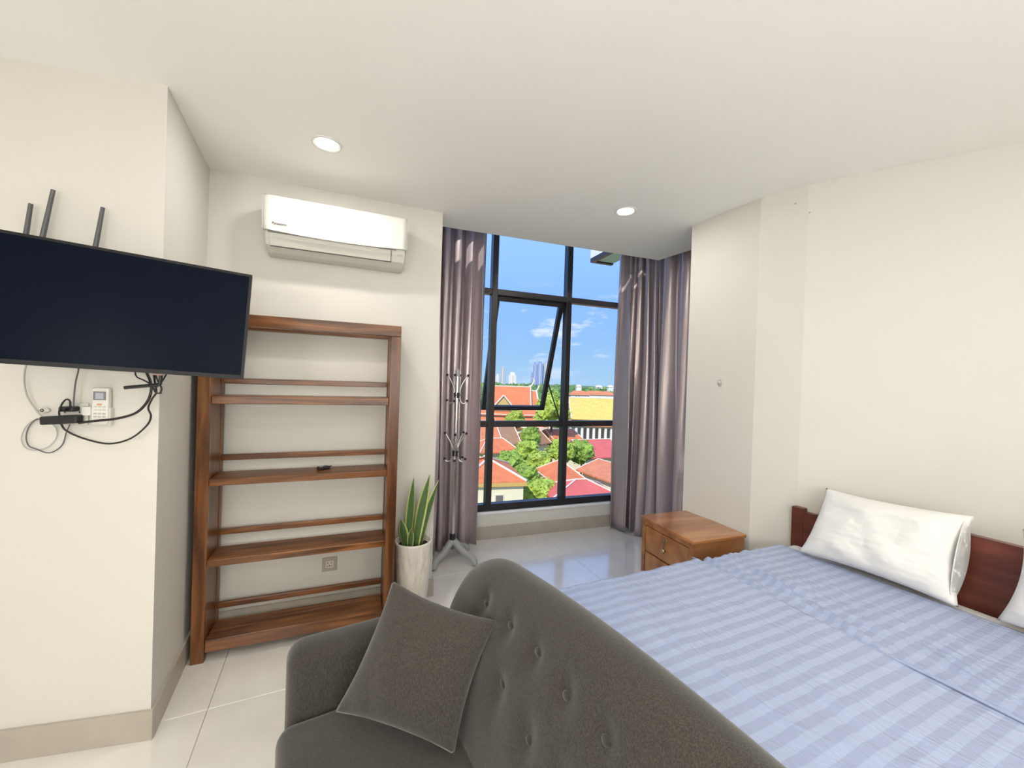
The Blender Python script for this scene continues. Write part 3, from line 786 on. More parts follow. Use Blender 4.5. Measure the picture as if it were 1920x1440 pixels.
# ================================================================== PLANT AND COAT STAND
def plant():
    c = at(774, 1142, 0); c = Vector((-.612, 2.575, 0))
    t = thing('plant_pot', 'tall textured cream ceramic pot on the floor beside bookcase', 'pot', c)
    prof = [(.082, 0), (.088, .012), (.100, .10), (.112, .25), (.118, .36), (.116, .425), (.120, .440), (.118, .450), (.110, .450), (.104, .44), (.102, .40)]
    MB().lathe(prof, 40).build('vessel', POTM, t, smooth=True)
    MB().lathe([(.101, .40), (.1015, .412)], 24).build('soil', SOIL, t)
    p = thing('snake_plant', 'snake plant with upright yellow-edged green leaves growing in pot', 'plant', (c.x, c.y, .412))
    def leaf(bx, by, tipx, tipy, h, w, twist, fold=.012):
        nv, nu = 14, 7
        uv = []
        def fn(u, v):
            ww = w * (.55 + .75 * math.sin(PI * min(1, v * .9 + .08)) ** 1.0) * (1 - max(0, (v - .6) / .4) ** 2.2) * .75 + .0006
            s = (u - .5) * 2; a = twist + .5 * v
            cx = bx + (tipx - bx) * v ** 1.4; cy = by + (tipy - by) * v ** 1.4
            d = fold * (s * s) * (1 - v * .6)
            return (cx + math.cos(a) * s * ww - math.sin(a) * d, cy + math.sin(a) * s * ww + math.cos(a) * d, h * v - .008 * (1 - v))
        g = MB().grid(fn, nu, nv)
        uv = [(i / (nu - 1), j / (nv - 1)) for j in range(nv) for i in range(nu)]
        g.build('leaf', LEAFM, p, smooth=True, solid=.003, uvs=uv)
    leaf(-.035, .0, -.005, -.02, .445, .030, .15)
    leaf(.02, -.02, .10, -.03, .47, .034, -.2)
    leaf(.045, .01, .155, .0, .43, .030, .5)
    leaf(-.05, -.02, -.075, -.03, .175, .030, -.1)
    leaf(-.01, -.045, .0, -.06, .13, .022, .1)
    leaf(.02, .03, .05, .04, .33, .028, 1.0)
    leaf(-.03, .04, -.02, .05, .25, .026, .7)
plant()

def coat_stand():
    c = Vector((-.452, 3.262, 0))
    t = thing('coat_stand', 'grey metal coat stand with curled hooks in front of curtain', 'coat stand', c)
    MB().lathe([(.0165, .20), (.0165, 1.54)], 16).build('pole', STEEL, t, smooth=False)
    autosmooth(MB().lathe([(.017, 1.53), (.019, 1.535), (.019, 1.58), (.014, 1.588), (.006, 1.59)], 16).build('top_cap', STANDG, t))
    MB().lathe([(.022, .165), (.024, .17), (.024, .225), (.020, .23)], 16).build('collar', BLACK, t)
    for a in (R(-20), R(-125), R(62)):
        pts = [(.0, .16), (.03, .155), (.07, .12), (.12, .085), (.165, .072), (.20, .045), (.212, .012)]
        P = [Vector((r_ * math.cos(a), r_ * math.sin(a), z)) for r_, z in pts]
        g = MB(); Q = cat(P, 5); side = Vector((-math.sin(a), math.cos(a), 0)); n = len(Q)
        def fn(u, v, Q=Q, side=side, a=a):
            i = int(round(v * (len(Q) - 1))); tg = (Q[min(i + 1, len(Q) - 1)] - Q[max(i - 1, 0)]).normalized(); nn = side.cross(tg)
            q = 2 * PI * u; w = .024; hgt = .028 - .004 * v
            return Q[i] + side * (w * math.copysign(abs(math.cos(q)) ** .7, math.cos(q))) + nn * (hgt * math.copysign(abs(math.sin(q)) ** .7, math.sin(q)) * .9)
        g.grid(fn, 14, n, closed_u=True)
        m_ = len(g.v); g.f.append(tuple(range(14))); g.f.append(tuple(range(m_ - 14, m_)))
        o = g.build('leg', STANDG, t, smooth=True)
        zmin = min(v.co.z for v in o.data.vertices)
        for v in o.data.vertices:
            if v.co.z < .03: v.co.z = max(0.0, v.co.z)
    for z, angs in ((1.375, (R(10), R(170), R(265), R(85))), (.895, (R(0), R(50), R(185), R(275)))):
        MB().lathe([(.022, z - .022), (.024, z - .02), (.024, z + .02), (.022, z + .022)], 16).build('hook_collar', BLACK, t)
        for a in angs:
            d = Vector((math.cos(a), math.sin(a), 0))
            P = [d * .024 + Vector((0, 0, z + .0)), d * .026 + Vector((0, 0, z + .05)), d * .045 + Vector((0, 0, z + .10)), d * .075 + Vector((0, 0, z + .15)), d * .088 + Vector((0, 0, z + .165))]
            Q = [d * .024 + Vector((0, 0, z)), d * .028 + Vector((0, 0, z - .04)), d * .045 + Vector((0, 0, z - .065)), d * .07 + Vector((0, 0, z - .065)), d * .085 + Vector((0, 0, z - .045))]
            h = MB().tube(P, .005, 8, 5).tube(Q, .005, 8, 5).build('hook', STEEL, t, smooth=True)
            MB().sphere(P[-1], .011, 10, 6).build('hook_tip', BLACK, h, smooth=True)
            MB().sphere(Q[-1], .011, 10, 6).build('hook_tip', BLACK, h, smooth=True)
coat_stand()

# ================================================================== NIGHTSTAND
def nightstand():
    z = .63
    a, b, c, d = at(1200, 965, z), at(1300, 1016, z), at(1391, 997, z), at(1285, 957, z)
    fa = ang(a, b)                    # front edge direction
    W = (V2(b) - V2(a)).length; D = (V2(c) - V2(b)).length - .012
    t = thing('nightstand', 'glossy brown wooden nightstand with drawers against the white column', 'nightstand', (a.x, a.y, 0), fa)
    # local x along the front, y into the body
    MB().box(0, W, 0, D, z - .022, z).build('top', STANDW, t, bevel=.006, seg=3)
    bd = .012
    ca = MB(); ca.box(bd, W - bd, bd + .016, D - .004, .04, z - .022)
    ca.build('carcass', STANDW, t, bevel=.002, seg=1)
    for x0 in (bd, W - bd - .03): MB().box(x0, x0 + .03, bd, bd + .016, .04, z - .022).build('front_stile', STANDW, t, bevel=.002)
    MB().box(bd + .03, W - bd - .03, bd, bd + .016, z - .052, z - .022).build('front_rail', STANDW, t, bevel=.002)
    zs = [z - .052, z - .052 - .172, z - .052 - .344, .06]
    for k in range(3):
        z1, z0 = zs[k] - .006, zs[k + 1] + .006
        dr = MB().box(bd + .034, W - bd - .034, bd + .002, bd + .016, z0, z1).build('drawer', STANDW, t, bevel=.003)
        xm = W / 2
        g = MB().lathe([(.004, 0), (.005, .010), (.013, .016), (.014, .022), (.008, .027)], 16).build('knob', BRASS, dr, smooth=True)
        g.location = (xm, bd + .002, z0 + (z1 - z0) * .42); g.rotation_euler = (R(90), 0, 0)
        g = MB().lathe([(.013, 0), (.013, .003), (.011, .004)], 16).build('lock_plate', BRASS, dr, smooth=True)
        g.location = (xm, bd + .002, z0 + (z1 - z0) * .80); g.rotation_euler = (R(90), 0, 0)
        if k == 0:
            MB().box(xm - .002, xm + .002, bd - .022, bd, z1 - .040, z1 - .030).build('key', STEEL, dr)
            MB().tube([(xm, bd - .016, z1 - .035), (xm, bd - .018, z1 - .055), (xm, bd - .015, z1 - .075)], .0035, 6).build('key', BRASS, dr)
    for x in (bd, W - bd - .04):
        for y in (bd + .02, D - .05): MB().box(x, x + .04, y, y + .04, 0, .04).build('foot', STANDW, t, bevel=.002)
nightstand()

# ================================================================== BED
BO = Vector((1.575, 2.19, 0)); BA = R(24.5); BZ = .67; BL = 1.56; BWD = 1.72
def bw(x, y, z=0):
    c, s = math.cos(BA), math.sin(BA); return Vector((BO.x + x * c - y * s, BO.y + x * s + y * c, z))
def bed():
    t = thing('bed', 'dark red wooden bed frame with shaped headboard', 'bed', BO, BA)
    top = []
    def zh(s): 
        k = max(0, min(1, (s - .10) / .22)); k = k * k * (3 - 2 * k); return .845 + .10 * k
    n = 40; prof = []
    for i in range(n + 1):
        s = .06 + (BWD - .12) * i / n; e = min(s, BWD - s); prof.append((s, zh(e)))
    b = MB(); vs = []; fs = []
    for (s, z) in prof:
        for x in (.004, .036): vs += [(x, -s, .25), (x, -s, z)]
    for i in range(n):
        k = i * 4
        fs += [(k, k + 1, k + 5, k + 4), (k + 2, k + 6, k + 7, k + 3), (k + 1, k + 3, k + 7, k + 5), (k, k + 4, k + 6, k + 2)]
    fs += [(0, 2, 3, 1), (n * 4, n * 4 + 1, n * 4 + 3, n * 4 + 2)]
    b.add(vs, fs).build('headboard', HEADW, t)
    for y in (-.06, -BWD): MB().box(0, .04, y, y + .06, 0, .862).build('post', HEADW, t, bevel=.004)
    for y in (-.035, -BWD + .005): MB().box(-BL, 0, y, y + .03, .22, .36).build('side_rail', HEADW, t, bevel=.003)
    MB().box(-BL, -BL + .03, -BWD + .035, -.035, .22, .36).build('foot_rail', HEADW, t, bevel=.003)
    for y in (-.065, -BWD + .005): MB().box(-BL + .0, -BL + .06, y, y + .06, 0, .22).build('leg', HEADW, t, bevel=.003)
    MB().box(-BL + .03, 0, -BWD + .035, -.035, .28, .31).build('slat_base', HEADW, t)
bed()
o = MB().box(-BL + .01, -.006, -BWD + .02, -.02, .312, BZ - .004).build('mattress', LINEN, bevel=.035, seg=4, smooth=True, loc=BO, rotz=BA)
tag(o, 'thick white mattress on the dark red bed frame', 'mattress')

def cloth(name, x0f, x1f, dz, drop, label, seed, wr, fine, diag=False):
    nu, nv = 110, 130; y_in = BWD - .02
    uv = []
    def fn(u, v):
        # v runs across the bed: from far (drop side) to near side
        s = -drop + v * (y_in + 2 * drop)
        xa, xb = x0f(s), x1f(s); x = xa + (xb - xa) * u
        r_ = .035
        if s < 0: y, z = .012 - 0.0, -(-s) 
        elif s > y_in: y, z = -y_in - .012 + .02 * 0, -(s - y_in)
        else: y, z = -s + .0, 0
        e = min(s, y_in - s)
        if 0 <= e < r_: z = -(r_ - math.sqrt(max(0, r_ * r_ - (r_ - e) ** 2))) * .8
        if s < 0 or s > y_in: z -= r_ * .8
        nz = noise.noise(Vector((x * 2.2 + seed, s * 2.0, seed))) * wr + noise.noise(Vector((x * 9 + seed, s * 4, 3 + seed))) * wr * .35
        if diag:
            nz += fine * abs(noise.noise(Vector(((x * .95 + s * .35) * 26, (s - x * .3) * 3.0, seed)))) * max(0, 1 - abs(u - .35) * 1.6)
        else:
            nz += fine * abs(noise.noise(Vector(((x + s * .3) * 14, (s - x) * 5, seed))))
        zz = max(z + (nz + wr * .4 if z > -.05 else 0), -drop - .04)
        yy = y + (.006 * math.sin(x * 18) if z < -.05 else 0)
        uv.append((x, s)); return (x, yy, BZ + dz + zz)
    g = MB().grid(fn, nu, nv)
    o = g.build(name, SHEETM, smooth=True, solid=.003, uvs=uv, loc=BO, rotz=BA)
    return tag(o, label, 'bed sheet')
foldx = lambda s: -.752 - .015 * math.sin(2.2 * s) + .02 * s
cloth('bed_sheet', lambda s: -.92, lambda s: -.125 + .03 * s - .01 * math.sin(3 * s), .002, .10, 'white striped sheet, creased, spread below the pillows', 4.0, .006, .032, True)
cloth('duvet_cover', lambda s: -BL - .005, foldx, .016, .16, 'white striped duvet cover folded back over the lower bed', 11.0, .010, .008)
# turned hem of the duvet cover
def hem():
    P = []
    for i in range(61):
        s = .0 + (BWD - .02) * i / 60; P.append((foldx(s) - .004, -s, BZ + .021 + .003 * math.sin(9 * s)))
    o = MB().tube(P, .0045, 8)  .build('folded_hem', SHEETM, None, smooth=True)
    o.parent = bpy.data.objects['duvet_cover']
hem()

def puff(name, c4, th, material, label, cat_, pull=.05, seed=1, nseg=36, wr=.006, bulge=.55):
    """c4 = four corners in order bottom-left, bottom-right, top-right, top-left"""
    a, b, c, d = [Vector(p) for p in c4]
    cen = (a + b + c + d) / 4
    nrm = (b - a).cross(d - a).normalized()
    def side(sg):
        def fn(u, v):
            uu, vv = 2 * u - 1, 2 * v - 1
            pu = 1 - pull * (1 - vv * vv) * abs(uu) ** 3; pv = 1 - pull * (1 - uu * uu) * abs(vv) ** 3
            x, y = (uu * pu + 1) / 2, (vv * pv + 1) / 2
            p = a * ((1 - x) * (1 - y)) + b * (x * (1 - y)) + c * (x * y) + d * ((1 - x) * y)
            k = (max(0, 1 - abs(uu) ** 2.4) * max(0, 1 - abs(vv) ** 2.4)) ** bulge
            w = noise.noise(Vector((uu * 2.5 + seed, vv * 2.5, sg))) * wr * 2 + abs(noise.noise(Vector((uu * 7 + seed, vv * 7, sg * 3)))) * wr
            return p + nrm * (sg * (th * k + w * k)) - cen
        return fn
    g = MB().grid(side(1), nseg, nseg); g.grid(side(-1), nseg, nseg)
    o = g.build(name, material, smooth=True)
    bm = bmesh.new(); bm.from_mesh(o.data); bmesh.ops.remove_doubles(bm, verts=bm.verts, dist=.0004); bmesh.ops.recalc_face_normals(bm, faces=bm.faces); bm.to_mesh(o.data); bm.free()
    for p_ in o.data.polygons: p_.use_smooth = True
    o.location = cen
    return tag(o, label, cat_)
pz = BZ + .016
pbl, pbr = at(1497, 1034, pz), at(1797, 1140, pz)
ptl, ptr = atd(1549, 915, 2.03), atd(1829, 968, 1.58)
pil1 = puff('pillow', [pbl, pbr, ptr, ptl], .085, LINEN, 'plump white pillow propped on the headboard near the column', 'pillow', .085, 2.0, 48, .012, .5)
# open end of the pillowcase
nn = (pbr - pbl).cross(ptl - pbl).normalized()
def lip(u, v):
    s = v; e = pbr.lerp(ptr, .04 + .92 * s); out = (pbr - pbl).normalized()
    q = 2 * PI * u; k = math.sin(PI * s) ** .6
    return e - out * (.035 - .0 * k) + nn * (.052 * k * math.sin(q)) + out * (.026 * math.cos(q) ** 2 * k + .012)
o = MB().grid(lip, 20, 20, closed_u=True).build('case_opening', LINEN, None, smooth=True, solid=.002); o.parent = pil1; o.matrix_parent_inverse = Matrix.Translation(-pil1.location)
q0 = bw(-.27, -.86, pz); 
p2bl = at(1868, 1162, pz); d2 = (bw(0, -1) - bw(0, 0)).normalized()
p2br = p2bl + d2 * .56
p2tl = atd(1917, 992, 1.40); p2tr = p2tl + d2 * .56
puff('pillow', [p2bl, p2br, p2tr, p2tl], .085, LINEN, 'plump white pillow on the side of bed away from the column', 'pillow', .085, 5.0, 48, .012, .5)

# ================================================================== SOFA
SO = Vector((-.018, 1.40, 0)); SA = R(-60)
def sw(x, y, z=0):
    c, s = math.cos(SA), math.sin(SA); return Vector((SO.x + x * c - y * s, SO.y + x * s + y * c, z))
SX0, SX1 = -.27, 1.30
def hb(a):
    h = .862 + .048 * math.sin(PI * max(0, min(1, (a + .1) / 1.4)))
    for e in ((a - SX0), (SX1 - a)):
        if e < .33: h = .56 + (h - .56) * math.sqrt(max(0, 1 - ((.33 - e) / .33) ** 2))
    return h
btn = []
for k, a_ in enumerate((.065, .225, .37, .505, .635, .77, .90, 1.03, 1.16)): btn.append((a_, .110 + .005 * k))
for k, a_ in enumerate((.13, .278, .43, .57, .70, .84, .97, 1.10)): btn.append((a_, .238 + .012 * k if k < 3 else .27))
def sofa():
    t = thing('sofa', 'dark grey fabric sofa with button-tufted curved back', 'sofa', SO, SA)
    base = [(.085, .13), (.092, .40), (.090, -1), (.078, -2), (.045, -3), (0.0, -4), (-.045, -5), (-.085, -6), (-.125, -7), (-.165, -8), (-.20, .43), (-.20, .30), (-.12, .13)]
    def prof(a):
        h = hb(a); out = []
        for (y, z) in base:
            zz = {-1: h - .17, -2: h - .075, -3: h - .018, -4: h, -5: h - .018, -6: h - .075, -7: h - .16, -8: .43 + (h - .43) * .42}.get(z, z)
            out.append(Vector((0, y, zz)))
        return cat(out, 4)
    np_ = len(prof(.5)); nu = 64
    def fn(u, v):
        a = SX0 + (SX1 - SX0) * (.5 - .5 * math.cos(PI * u)) if False else SX0 + .0 + (SX1 - SX0) * u
        p = prof(a)[int(round(v * (np_ - 1)))]
        y, z = p.y, p.z; h = hb(a)
        e = min(a - SX0, SX1 - a)
        if e < .06: y = -.05 + (y + .05) * (.55 + .45 * math.sqrt(max(0, 1 - ((.06 - e) / .06) ** 2)))
        if y < -.02 and z < h - .02:
            for (ba, bd) in btn:
                d2_ = ((a - ba) ** 2 + (h - z - bd) ** 2)
                y += .022 * math.exp(-d2_ / .0011)
        return (a, y, z)
    g = MB().grid(fn, nu * 2, np_)
    n2 = nu * 2
    g.f.append(tuple(j * n2 for j in range(np_))); g.f.append(tuple(j * n2 + n2 - 1 for j in range(np_))[::-1])
    back = g.build('backrest', SOFAF, t, smooth=True)
    me = back.data; me.set_sharp_from_angle(angle=R(60))
    for (ba, bd) in btn:
        h = hb(ba); z = h - bd
        P = prof(ba); q = min((p for p in P if p.y < -.02), key=lambda p: abs(p.z - z))
        MB().sphere((ba, q.y + .018, q.z), .013, 10, 6, (1, .55, 1)).build('button', SOFAF, back, smooth=True)
    for s, (x0, x1) in enumerate(((-.31, -.175), (1.205, 1.34))):
        g = MB().box(x0, x1, -.655, -.10, .13, .615).build('arm', SOFAF, t, bevel=.055, seg=5, smooth=True)
    MB().box(-.29, 1.32, -.62, .07, .12, .27).build('base', SOFAF, t, bevel=.02, seg=3, smooth=True)
    def seat(u, v):
        uu, vv = 2 * u - 1, 2 * v - 1
        return (uu, vv)
    sc = MB().box(-.172, 1.202, -.68, -.17, .262, .425).build('seat_cushion', SOFAF, t, bevel=.045, seg=5, smooth=True)
    P = [Vector((-.13, -.715, .437)), Vector((.5, -.722, .437)), Vector((1.16, -.715, .437))]
    for x in (-.24, 1.26):
        for y in (-.55, 0.0):
            MB().lathe([(.014, 0), (.024, .125)], 12, (x, y, 0)).build('leg', SHELFV, t, smooth=True)
sofa()
cs = .455
cl_, cb_ = at(627, 1336, cs), at(852, 1416, cs)
ct_, cr_ = atd(736, 1088, 1.31), atd(932, 1163, 1.20)
puff('throw_cushion', [cl_, cb_, cr_, ct_], .062, CUSHF, 'square dark grey throw cushion leaning in the sofa corner', 'cushion', .09, 3.0, 40, .004, .62)

# ================================================================== OUTSIDE THE WINDOW (the room is about five storeys up)
GZ = -14.0
GRND = mat('ground_green', (.20, .24, .10), .95, noise_amt=.45, noise_scale=.08)
o = MB().lathe([(3800, -.5), (3800, 0)], 96, (0, 0, GZ)).build('ground', GRND); o['kind'] = 'structure'
R_OR = mat('roof_orange', (.74, .20, .07), .7, noise_amt=.18, noise_scale=.9, bump=.6, bump_scale=3, bump_dist=.1)
R_OT = mat('roof_terracotta', (.70, .23, .10), .7, noise_amt=.2, noise_scale=1.2, bump=.6, bump_scale=3, bump_dist=.1)
R_PK = mat('roof_crimson', (.66, .13, .10), .6, noise_amt=.12, noise_scale=.8, bump=.5, bump_scale=2, bump_dist=.1)
R_YL = mat('roof_yellow', (.78, .55, .12), .6, noise_amt=.2, noise_scale=1.5, bump=.5, bump_scale=3, bump_dist=.1)
R_BR = mat('roof_brown', (.42, .22, .12), .7, noise_amt=.2, noise_scale=1.2)
TRIM = mat('roof_trim_white', (.78, .66, .52), .6, noise_amt=.05)
GOLD = mat('gable_ochre', (.62, .45, .16), .6, noise_amt=.15, noise_scale=2)
W_CR = mat('house_cream', (.88, .76, .50), .8, noise_amt=.06, noise_scale=.6)
W_WH = mat('house_white', (.82, .80, .74), .8, noise_amt=.05, noise_scale=.6)
W_DK = mat('house_window', (.20, .17, .14), .25, noise_amt=.2)
W_ST = mat('temple_stone', (.70, .58, .44), .8, noise_amt=.15, noise_scale=1)

def house(name, label, cat_, A, B, depth, rise, kind, roof_m, wall_m, ins0=3.0, ins1=3.0, over=.6, trim=True, tr=.13, group=None, walls=True):
    """A, B: the two eave corners of the front, both at eave height."""
    a = ang(A, B); L = (V2(B) - V2(A)).length; ze = A.z - GZ
    t = thing(name, label, cat_, (A.x, A.y, GZ), a, group)
    if walls:
        MB().box(over, L - over, over, depth - over, 0, ze - .02).build('wall', wall_m, t)
    zr = ze + rise; ym = depth / 2
    i0, i1 = (ins0, ins1) if kind == 'hip' else (0, 0)
    v = [(0, 0, ze), (L, 0, ze), (L, depth, ze), (0, depth, ze), (i0, ym, zr), (L - i1, ym, zr),
         (0, 0, ze - .18), (L, 0, ze - .18), (L, depth, ze - .18), (0, depth, ze - .18)]
    f = [(0, 1, 5, 4), (2, 3, 4, 5), (1, 2, 5), (3, 0, 4), (6, 9, 8, 7), (0, 6, 7, 1), (1, 7, 8, 2), (2, 8, 9, 3), (3, 9, 6, 0)]
    rf = MB().add(v, f).build('roof', roof_m, t)
    if trim:
        V = [Vector(q) + Vector((0, 0, .06)) for q in v]
        for (p, q) in ((4, 5), (0, 4), (1, 5), (2, 5), (3, 4)):
            MB().tube([V[p], V[q]], tr * .6, 6).build('ridge_trim', TRIM, rf)
    return t, L, ze, rf

# cream house with a balcony at the foot of the view
A, B = at(862, 906, -7.6), at(988, 903, -7.6)
t, L, ze, rf = house('house', 'cream house with orange hip roof and white ridge lines', 'house', A, B, 8.0, 1.55, 'hip', R_OR, W_CR, 3.4, 3.4, .25, tr=.2)
MB().box(-.02, L + .02, -.02, .10, ze - .42, ze - .06).build('fascia', mat('fascia_ochre', (.70, .42, .12), .6, noise_amt=.1), t)
for x, z in ((L - 2.5, ze - 1.75), (L - 5.0, ze - 1.75)):
    w = MB().box(x - .42, x + .42, .20, .28, z - .75, z + .6).build('window', TRIM, t)
    MB().box(x - .32, x + .32, .16, .20, z - .65, z + .5).build('pane', W_DK, w)
bl = MB().box(.5, L - 1.0, -.9, .25, ze - 4.0, ze - 3.8).build('balcony', W_CR, t)
MB().box(.5, L - 1.0, -.9, -.84, ze - 2.85, ze - 2.75).build('handrail', W_ST, bl)
for k in range(24):
    x = .55 + (L - 1.6) * k / 23; MB().box(x - .03, x + .03, -.9, -.84, ze - 3.8, ze - 2.85).build('baluster', W_ST, bl)

# hip roof seen corner-on
zc_ = -9.6
Lc, Fc, Rc = at(1003, 880, zc_), at(1046, 914, zc_), at(1099, 899, zc_)
Bc = Lc + Rc - Fc; Pc = (Lc + Rc) / 2 + Vector((0, 0, 1.75))
t = thing('pavilion', 'square building with orange pyramid roof pointing a corner at window', 'house', (Fc.x, Fc.y, GZ))
q = lambda P: Vector((P.x - Fc.x, P.y - Fc.y, P.z - GZ))
cc = (q(Lc) + q(Rc)) / 2
MB().prism([V2(cc + (q(P) - cc) * .86) for P in (Fc, Rc, Bc, Lc)], 0, zc_ - GZ - .05).build('wall', W_WH, t)
vs = [q(Fc), q(Rc), q(Bc), q(Lc), q(Pc)]; lo = [p - Vector((0, 0, .2)) for p in vs[:4]]
rf = MB().add(vs + lo, [(0, 1, 4), (1, 2, 4), (2, 3, 4), (3, 0, 4), (8, 7, 6, 5), (0, 5, 6, 1), (1, 6, 7, 2), (2, 7, 8, 3), (3, 8, 5, 0)]).build('roof', R_OR, t)
for k in range(4):
    MB().tube([vs[k] + Vector((0, 0, .05)), vs[4] + Vector((0, 0, .05))], .09, 6).build('ridge_trim', TRIM, rf)
    MB().tube([vs[k], vs[(k + 1) % 4]], .07, 6).build('eave_trim', TRIM, rf)
# crimson hip roof in the near foreground
A, B = at(1036, 936, -9.2), at(1166, 932, -9.2)
house('house', 'low building with crimson hip roof and pale ridge lines', 'house', A, B, 5.0, 1.1, 'hip', R_PK, W_WH, 3.2, 2.6, tr=.13)
# terracotta ridged roof to the right
A, B = at(1080, 880, -9.3), at(1180, 916, -9.3)
house('house', 'long building with ribbed terracotta gable roof', 'house', A, B, 7.0, 1.1, 'gable', R_OT, W_CR, tr=.10)
# crimson roof further back
A, B = at(1096, 859, -10.6), at(1172, 856, -10.6)
house('house', 'long hall with plain crimson gable roof below the yellow temple', 'house', A, B, 9.0, 2.3, 'gable', R_PK, W_CR, tr=.14)
A, B = at(1040, 826, -9.6), at(1094, 824, -9.6)
house('house', 'small house with orange gable roof among the trees', 'house', A, B, 8.0, 1.6, 'gable', R_OR, W_CR, tr=.14)
A, B = at(1010, 834, -10.2), at(1034, 830, -10.2)
house('house', 'small house with brown gable roof half hidden by trees', 'house', A, B, 7.0, 2.6, 'gable', R_BR, W_CR, tr=.18)
A, B = at(900, 849, -9.4), at(977, 847, -9.4)
house('house', 'wide house with low orange lean-to roof at the tree edge', 'house', A, B, 7.0, 1.6, 'hip', R_OR, W_CR, 2.0, 2.0, tr=.16)
A, B = at(945, 834, -10.2), at(978, 832, -10.2)
house('house', 'tall narrow house with brown gable and pale trim', 'house', A, B, 7.0, 3.5, 'gable', R_BR, W_CR, tr=.18)
A, B = at(885, 832, -9.9), at(942, 830, -9.9)
house('house', 'ochre gabled house beside the narrow brown house', 'house', A, B, 7.0, 3.7, 'gable', R_OT, W_CR, tr=.18)

# orange temple with stepped roofs, horn finials and a small front gable
def temple():
    D = 100.0
    A, B = atd(905, 762, D), atd(996, 764, D); A.z = B.z = (A.z + B.z) / 2
    t, L, ze, rf = house('temple', 'orange roofed temple with white ridges and upturned finials', 'temple', A, B, 13.0, 5.1, 'gable', R_OR, W_CR, over=1.2, tr=.28)
    zr = ze + 5.1
    def finial(x):
        MB().tube([(x, 6.5, zr), (x + .7, 6.5, zr + .5), (x + 1.2, 6.5, zr + 1.6), (x + .9, 6.5, zr + 2.6)], [.34, .08], 8, 4).build('finial', TRIM, t, smooth=True)
    finial(L - .4)
    # lower second step at the end of the hall
    v = [(L, 1, ze), (L + 2.2, 1, ze), (L + 2.2, 12, ze), (L, 12, ze), (L, 6.5, zr - .9), (L + 1.6, 6.5, zr - .9)]
    s = MB().add(v, [(0, 1, 5, 4), (1, 2, 5), (2, 3, 4, 5), (3, 0, 4), (0, 3, 2, 1)]).build('roof', R_OR, t)
    MB().tube([v[4], v[5], (v[5][0] + .8, 6.5, zr + .6)], .24, 6, 4).build('ridge_trim', TRIM, s)
    MB().tube([v[5], v[1]], .22, 6).build('ridge_trim', TRIM, s)
    MB().box(L, L + 1.6, 2, 11, 0, ze).build('wall', W_CR, t)
    # front gable porch
    gx = L - 7.0
    v = [(gx - 3, -2.0, ze - .6), (gx + 3, -2.0, ze - .6), (gx, -2.0, ze + 2.9), (gx - 3, 4, ze - .6), (gx + 3, 4, ze - .6), (gx, 5.5, ze + 2.9)]
    pr = MB().add(v, [(0, 3, 5, 2), (1, 2, 5, 4), (0, 1, 4, 3), (3, 4, 5)]).build('porch_roof', R_BR, t)
    MB().add([(gx - 2.6, -1.95, ze - .6), (gx + 2.6, -1.95, ze - .6), (gx, -1.95, ze + 2.5), (gx - 2.6, -1.6, ze - .6), (gx + 2.6, -1.6, ze - .6), (gx, -1.6, ze + 2.5)], [(0, 1, 2), (5, 4, 3), (0, 3, 4, 1), (1, 4, 5, 2), (2, 5, 3, 0)]).build('gable_panel', GOLD, t)
    for sgn in (-1, 1): MB().tube([(gx, -2.0, ze + 3.0), (gx + sgn * 3.1, -2.0, ze - .7)], .22, 6).build('gable_trim', TRIM, pr)
    MB().box(gx - 2.2, gx + 2.2, -1.5, 2, 0, ze - .6).build('porch_wall', W_CR, t)
    # two skirt roofs below
    for k, (dy, z0, z1) in enumerate(((-3.0, ze - 1.7, ze - .3), (-6.0, ze - 4.4, ze - 2.4))):
        x0, x1 = -2.0, L + 2.5 + 2.0 * k
        yy = 0 if k == 0 else -3.2
        v = [(x0, dy, z0), (x1, dy, z0), (x1 - 1.5, yy, z1), (x0, yy, z1), (x0, dy, z0 - .3), (x1, dy, z0 - .3), (x1 - 1.5, yy, z0 - .3), (x0, yy, z0 - .3)]
        sk = MB().add(v, [(0, 1, 2, 3), (4, 7, 6, 5), (0, 4, 5, 1), (1, 5, 6, 2), (2, 6, 7, 3), (3, 7, 4, 0)]).build('skirt_roof', R_OR, t)
        MB().tube([v[1], v[2]], .2, 6).build('ridge_trim', TRIM, sk)
        MB().tube([v[0], v[1]], .14, 6).build('eave_trim', TRIM, sk)
        MB().box(x0, x1 - 2.0, dy + .8, yy + .2, 0, z0 - .3).build('wall', W_CR, t)
temple()
